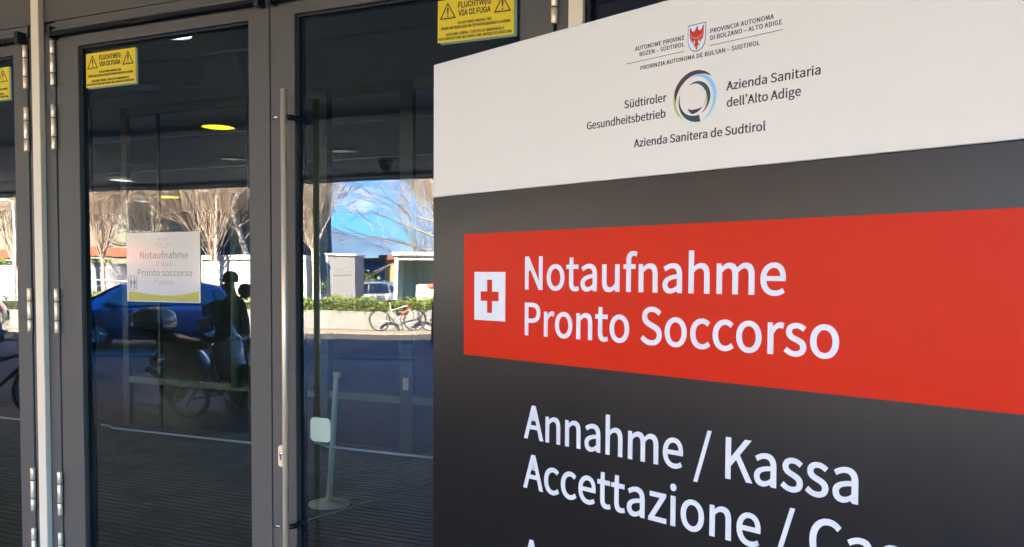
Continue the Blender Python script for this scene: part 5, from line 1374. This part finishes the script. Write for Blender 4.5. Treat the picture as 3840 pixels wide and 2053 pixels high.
def bike(s, d, rz, frame_mat, label, R1=.335, wb=1.05, tube2=None, low=False, group='parked bicycles', z=0.0, tyre=.02):
    """Bicycle facing local +x: rear wheel at x=0, front wheel at x=wb."""
    t = local('bicycle', s, d, label, 'bicycle', rz, group, z)
    for x in (0, wb):
        a, b = MB(), MB(); wheel(a, b, x, R1, tyre, R1)
        w = a.build('wheel', TYRE, t); b.build('rim', ALLOY, w)
    bb = (wb * .42, 0, R1 * .86 if not low else .30)
    seat_t = (wb * .30, 0, .80); head_t = (wb * .80, 0, .84); head_b = (wb * .835, 0, .70)
    f = MB()
    f.tube([bb, seat_t], .016, 8); f.tube([bb, head_b], .021, 8)
    f.tube([(wb * .325, 0, .66 if not low else .45), (wb * .805, 0, .80 if not low else .55)], .017, 8)
    f.tube([head_t, head_b], .02, 8)
    for y in (-.05, .05):
        f.tube([(0, y, R1), (bb[0], y * .6, bb[2])], .010, 6); f.tube([(0, y, R1), (seat_t[0] + .03, y * .4, .68)], .009, 6)
        f.tube([(head_b[0], y * .7, head_b[2] - .02), (wb * .93, y, R1 + .18), (wb, y, R1)], .012, 6)
    fo = f.build('bicycle_frame', frame_mat, t)
    if tube2:
        g = MB(); g.tube([Vector(bb).lerp(Vector(head_b), .45), Vector(bb).lerp(Vector(head_b), 1.0)], .030, 8); g.tube([head_t, head_b], .026, 8); g.build('painted_tube', tube2, t)
    g = MB(); g.tube([seat_t, (seat_t[0] - .02, 0, .93)], .012, 8); g.build('seat_post', STEEL, t)
    g = MB()
    g.lathe([(0, .0), (.04, .005), (.075, .03), (.07, .055), (0, .065)], (seat_t[0] - .07, 0, .925), n=16); g.tube([(seat_t[0] - .06, 0, .96), (seat_t[0] + .17, 0, .965)], [.055, .018], 10)
    g.build('saddle', BLACK, t)
    g = MB(); g.tube([head_t, (wb * .79, 0, .97)], .013, 8)
    g.tube([(wb * .70, -.29, .99), (wb * .76, -.2, 1.0), (wb * .80, 0, .98), (wb * .76, .2, 1.0), (wb * .70, .29, .99)], .012, 8); g.build('handlebar', BLACK, t)
    g = MB(); g.torus((bb[0], -.03, bb[2]), .085, .006, axis='Y', n=24, m=6)
    for sg in (1, -1):
        a = R(-55) if sg > 0 else R(125)
        e = (bb[0] + .165 * math.cos(a), -.06 * sg, bb[2] + .165 * math.sin(a))
        g.tube([(bb[0], -.06 * sg, bb[2]), e], .010, 6); g.bevbox(e[0] - .045, e[0] + .045, e[1] - .10 * (sg > 0), e[1] + .10 * (sg < 0), e[2] - .012, e[2] + .012, .004)
    g.build('crank', BLACK, t)
    for x, a0, a1 in ((0, 40, 190), (wb, 20, 150)):
        g = MB(); g.torus((x, 0, R1), R1 + .022, .008, axis='Y', n=16, m=6, sq=3, arc=(R(a0), R(a1))); g.build('mudguard', BLACK, t)
    return t


WFR = mat('white_bicycle_paint', (.55, .55, .53), .35)
RFR = mat('red_bicycle_paint', (.62, .06, .04), .35)
DFR = mat('dark_bicycle_paint', (.03, .032, .035), .35)
bike(-4.15, 26.35, 0, WFR, 'pale bicycle with a red down tube leaning at the low wall', tube2=RFR, z=.03)
bike(-2.62, 26.2, .25, DFR, 'dark bicycle parked at the low wall, right of the pale bicycle', z=.03)
bike(-3.90, 10.0, -.02, DFR, 'small wheeled dark folding bicycle in front of the motor scooter', R1=.245, wb=.90, low=True, tyre=.026)
bike(-6.80, 9.9, -.06, DFR, 'dark bicycle parked under the soffit, far left', R1=.34, wb=1.06, tyre=.026)

# ---------------------------------------------------------------- motor scooter
SBLUE = mat('pale_blue_scooter_panel', (.72, .78, .86), .2, coat=1)
SDARK = mat('dark_scooter_panel', (.012, .014, .018), .25, coat=1)
SWHT = mat('white_scooter_panel', (.75, .75, .75), .2, coat=1)
SGREY = mat('silver_box_lid', (.62, .62, .60), .3, metal=.2)
sc = local('motor_scooter', -4.62, 11.25, 'dark motor scooter with a silver lidded top box and pale blue side panels', 'scooter', .46)
sc.scale = (.94, .94, .96)


def blob(mb, secs, n=14):
    """Body from cross sections (x, zc, half width, half height)."""
    vs, fs = [], []
    for x, zc, a, b in secs:
        for k in range(n):
            an = 2 * math.pi * k / n; ca, sa = math.cos(an), math.sin(an)
            vs.append((x, a * math.copysign(abs(ca) ** .75, ca), zc + b * math.copysign(abs(sa) ** .75, sa)))
    for i in range(len(secs) - 1):
        for k in range(n): fs.append((i * n + k, i * n + (k + 1) % n, (i + 1) * n + (k + 1) % n, (i + 1) * n + k))
    fs.append(tuple(reversed(range(n)))); fs.append(tuple(range((len(secs) - 1) * n, len(secs) * n)))
    mb.add(vs, fs, True); return mb


for x in (0, 1.42):
    a, b = MB(), MB()
    a.torus((x, 0, .29), .225, .068, axis='Y', n=36, m=10)
    b.lathe([(0, -.05), (.06, -.05), (.15, -.02), (.17, 0), (.15, .02), (.06, .05), (0, .05)], (x, 0, .29), axis='Y', n=24)
    w = a.build('wheel', TYRE, sc); b.build('rim', ALLOY, w)
blob(MB(), [(-.32, .86, .06, .03), (-.22, .82, .15, .10), (.05, .74, .19, .18), (.35, .64, .20, .22), (.60, .50, .19, .18), (.75, .40, .16, .12)]).build('rear_body', SBLUE, sc, fix=True)
blob(MB(), [(-.12, .60, .21, .06), (.1, .58, .225, .11), (.35, .55, .225, .10), (.5, .5, .21, .04)]).build('side_panel', SBLUE, sc, fix=True)
blob(MB(), [(.45, .30, .17, .07), (.8, .27, .20, .06), (1.05, .30, .19, .07)]).build('footboard', SDARK, sc, fix=True)
blob(MB(), [(-.30, .92, .10, .03), (-.05, .93, .16, .06), (.25, .87, .17, .07), (.55, .84, .14, .07), (.68, .84, .08, .04)]).build('seat', BLACK, sc, fix=True)
blob(MB(), [(1.00, .62, .24, .36), (1.12, .72, .26, .36), (1.26, .76, .22, .26), (1.40, .74, .12, .14)]).build('front_shield', SWHT, sc, fix=True)
blob(MB(), [(1.20, .55, .10, .05), (1.42, .63, .12, .035), (1.66, .56, .08, .03)]).build('front_mudguard', SBLUE, sc, fix=True)
m = MB(); m.tube([(1.42, -.10, .29), (1.25, -.10, .72)], .025, 8); m.tube([(1.42, .10, .29), (1.25, .10, .72)], .025, 8); m.build('fork', ALLOY, sc)
m = MB(); m.tube([(.98, -.36, 1.08), (1.08, -.2, 1.10), (1.12, 0, 1.07), (1.08, .2, 1.10), (.98, .36, 1.08)], .018, 8)
m.tube([(.95, -.38, 1.08), (1.02, -.26, 1.09)], .03, 8); m.tube([(.95, .38, 1.08), (1.02, .26, 1.09)], .03, 8)
blob(m, [(1.0, 1.0, .14, .08), (1.12, 1.04, .16, .10), (1.24, 1.0, .10, .08)]); m.build('handlebar', BLACK, sc)
m = MB()
vs = []
for j in range(6):
    v = j / 5
    for i in range(7):
        u = i / 6 * 2 - 1
        vs.append((1.30 - .26 * v - .07 * u * u, u * (.25 - .05 * v), .95 + .55 * v - .05 * u * u * v))
m.add(vs + [(x - .006, y, z) for x, y, z in vs], [(j * 7 + i, j * 7 + i + 1, (j + 1) * 7 + i + 1, (j + 1) * 7 + i) for j in range(5) for i in range(6)] + [(42 + j * 7 + i, 42 + (j + 1) * 7 + i, 42 + (j + 1) * 7 + i + 1, 42 + j * 7 + i + 1) for j in range(5) for i in range(6)], True)
m.build('windshield', mat('smoked_windshield', (.01, .011, .012), .1, coat=1), sc)
for sg in (1, -1):
    m = MB(); m.tube([(1.08, .24 * sg, 1.10), (1.08, .33 * sg, 1.30)], .008, 6)
    blob(m, [(1.06, 1.34, .085, .055), (1.10, 1.34, .075, .045)]) if False else m.lathe([(0, -.02), (.075, -.015), (.085, .0), (.075, .02), (0, .025)], (1.08, .36 * sg, 1.36), axis='X', n=16)
    m.build('mirror', BLACK, sc)
m = MB(); blob(m, [(-.72, 1.08, .16, .05), (-.66, 1.08, .24, .13), (-.45, 1.08, .27, .15), (-.22, 1.08, .25, .14), (-.14, 1.08, .18, .08)]); bx = m.build('top_box', SDARK, sc, fix=True)
m = MB(); blob(m, [(-.72, 1.20, .18, .04), (-.64, 1.22, .25, .10), (-.45, 1.24, .275, .12), (-.24, 1.22, .25, .10), (-.13, 1.17, .18, .05)]); m.build('lid', SGREY, bx, fix=True)
m = MB(); m.tube([(-.35, .1, .93), (-.02, .1, .80)], .014, 6); m.tube([(-.35, -.1, .93), (-.02, -.1, .80)], .014, 6); m.build('luggage_rack', BLACK, sc)
m = MB(); m.bevbox(-.36, -.31, -.1, .1, .74, .82, .015); m.build('tail_light', REDL, sc)
m = MB(); m.bevbox(-.42, -.40, -.09, .09, .48, .64, .004); m.tube([(-.28, 0, .82), (-.41, 0, .56)], .02, 6); m.build('number_plate', BLACK, sc)
m = MB(); m.tube([(.30, .20, .36), (-.02, .22, .40), (-.30, .22, .50)], [.035, .05, .055], 12); m.build('exhaust', ALLOY, sc)
m = MB(); m.tube([(.62, .16, .24), (.55, .26, .02)], .012, 6); m.build('side_stand', BLACK, sc)

# ---------------------------------------------------------------- person by the scooter
SKIN = mat('skin', (.42, .26, .19), .5)
JACK = mat('black_jacket', (.012, .012, .014), .8, noise=.2, nscale=15)
TROU = mat('dark_trousers', (.016, .018, .024), .8)
HAIR = mat('dark_knit_cap', (.015, .014, .014), .9)
pe = local('person', -3.60, 11.05, 'person in black jacket and dark cap leaning on the motor scooter handlebar', 'person', math.pi * .86)


def skinned(name, nodes, edges, mats, parent, sub=2):
    """One continuous surface grown over a skeleton; nodes are (x, y, z, radius)."""
    me = bpy.data.meshes.new(name)
    me.from_pydata([n[:3] for n in nodes], edges, [])
    o = bpy.data.objects.new(name, me); COL.objects.link(o); o.parent = parent
    o.modifiers.new('skin', 'SKIN').use_smooth_shade = True
    for i, n in enumerate(nodes):
        v = me.skin_vertices[0].data[i]
        v.radius = (n[3], n[4] if len(n) > 4 else n[3])
        v.use_root = i == 0
    sm = o.modifiers.new('sub', 'SUBSURF'); sm.levels = sub; sm.render_levels = sub
    me.materials.append(mats)
    return o


# local +x is the way the person faces (towards the scooter saddle)
N = []; ED = []


def node(x, y, z, r, par=None, r2=None):
    N.append((x, y, z, r, r2 or r))
    if par is not None: ED.append((par, len(N) - 1))
    return len(N) - 1


pel = node(0, 0, .93, .125, None, .155)
wa = node(.02, 0, 1.10, .115, pel, .145)
ch = node(.05, 0, 1.30, .13, wa, .175)
nb = node(.06, 0, 1.44, .075, ch, .10)
nk = node(.08, 0, 1.52, .052, nb)
h1 = node(.10, 0, 1.60, .075, nk, .07)
h2 = node(.11, 0, 1.68, .088, h1, .074)
h3 = node(.10, 0, 1.745, .055, h2)
nose = node(.205, 0, 1.635, .014, h1)
for sg in (1, -1):
    hp = node(.0, .09 * sg, .86, .098, pel); kn = node(.04, .11 * sg, .48, .062, hp); ca = node(.0, .115 * sg, .34, .058, kn); an = node(-.02, .12 * sg, .09, .040, ca)
    ft = node(.06, .13 * sg, .05, .042, an); to = node(.15, .14 * sg, .035, .034, ft)
    sh = node(.05, .19 * sg, 1.40, .070, ch); el = node(.20, .25 * sg, 1.14, .047, sh)
    wr = node(.42, .21 * sg, 1.13, .031, el); pa = node(.49, .20 * sg, 1.13, .030, wr, .040)
    for k, (dy, dl) in enumerate(((-.030, .062), (-.010, .072), (.010, .068), (.030, .054))):
        k1 = node(.545, .20 * sg + dy, 1.135, .0105, pa); k2 = node(.545 + dl * .55, .20 * sg + dy, 1.118, .0095, k1); node(.545 + dl * .60, .20 * sg + dy, 1.085, .0085, k2)
    t1 = node(.51, (.20 - .045) * sg, 1.115, .011, pa); node(.545, (.20 - .05) * sg, 1.09, .0095, t1)
body = skinned('body', N, ED, SKIN, pe)
# clothing over the body
N, ED = [], []
pel = node(0, 0, .84, .18, None, .21); wa = node(.02, 0, 1.10, .175, pel, .20); ch = node(.05, 0, 1.30, .18, wa, .225); nb = node(.06, 0, 1.45, .10, ch, .13)
for sg in (1, -1):
    sh = node(.05, .21 * sg, 1.40, .10, ch); el = node(.20, .265 * sg, 1.14, .078, sh); node(.40, .212 * sg, 1.13, .055, el)
skinned('jacket', N, ED, JACK, pe)
N, ED = [], []
pel = node(0, 0, .92, .145, None, .17)
for sg in (1, -1):
    hp = node(.0, .095 * sg, .82, .115, pel); kn = node(.04, .11 * sg, .48, .078, hp); ca = node(.0, .115 * sg, .32, .072, kn); node(-.02, .12 * sg, .09, .058, ca)
skinned('trousers', N, ED, TROU, pe)
for sg in (1, -1):
    m = MB(); m.bevbox(-.09, .20, .125 * sg - .05, .125 * sg + .05, 0, .085, .03, 3); m.build('shoe', BLACK, pe)
    m = MB(); m.lathe([(0, -.006), (.011, -.003), (.012, .003), (0, .007)], (.178, .032 * sg, 1.672), axis='X', n=10); m.build('eye', BLACK, pe)
m = MB(); m.lathe([(.098, 1.665), (.106, 1.70), (.104, 1.745), (.08, 1.79), (.04, 1.81), (0, 1.815)], (.095, 0, 0), n=20); m.bevbox(.15, .26, -.06, .06, 1.690, 1.705, .005); m.build('cap', HAIR, pe)
m = MB(); m.lathe([(.0, .0), (.05, .02), (.09, .07), (.10, .13), (.07, .19), (0, .21)], (-.10, 0, 1.44), n=16); m.build('hood', JACK, pe)
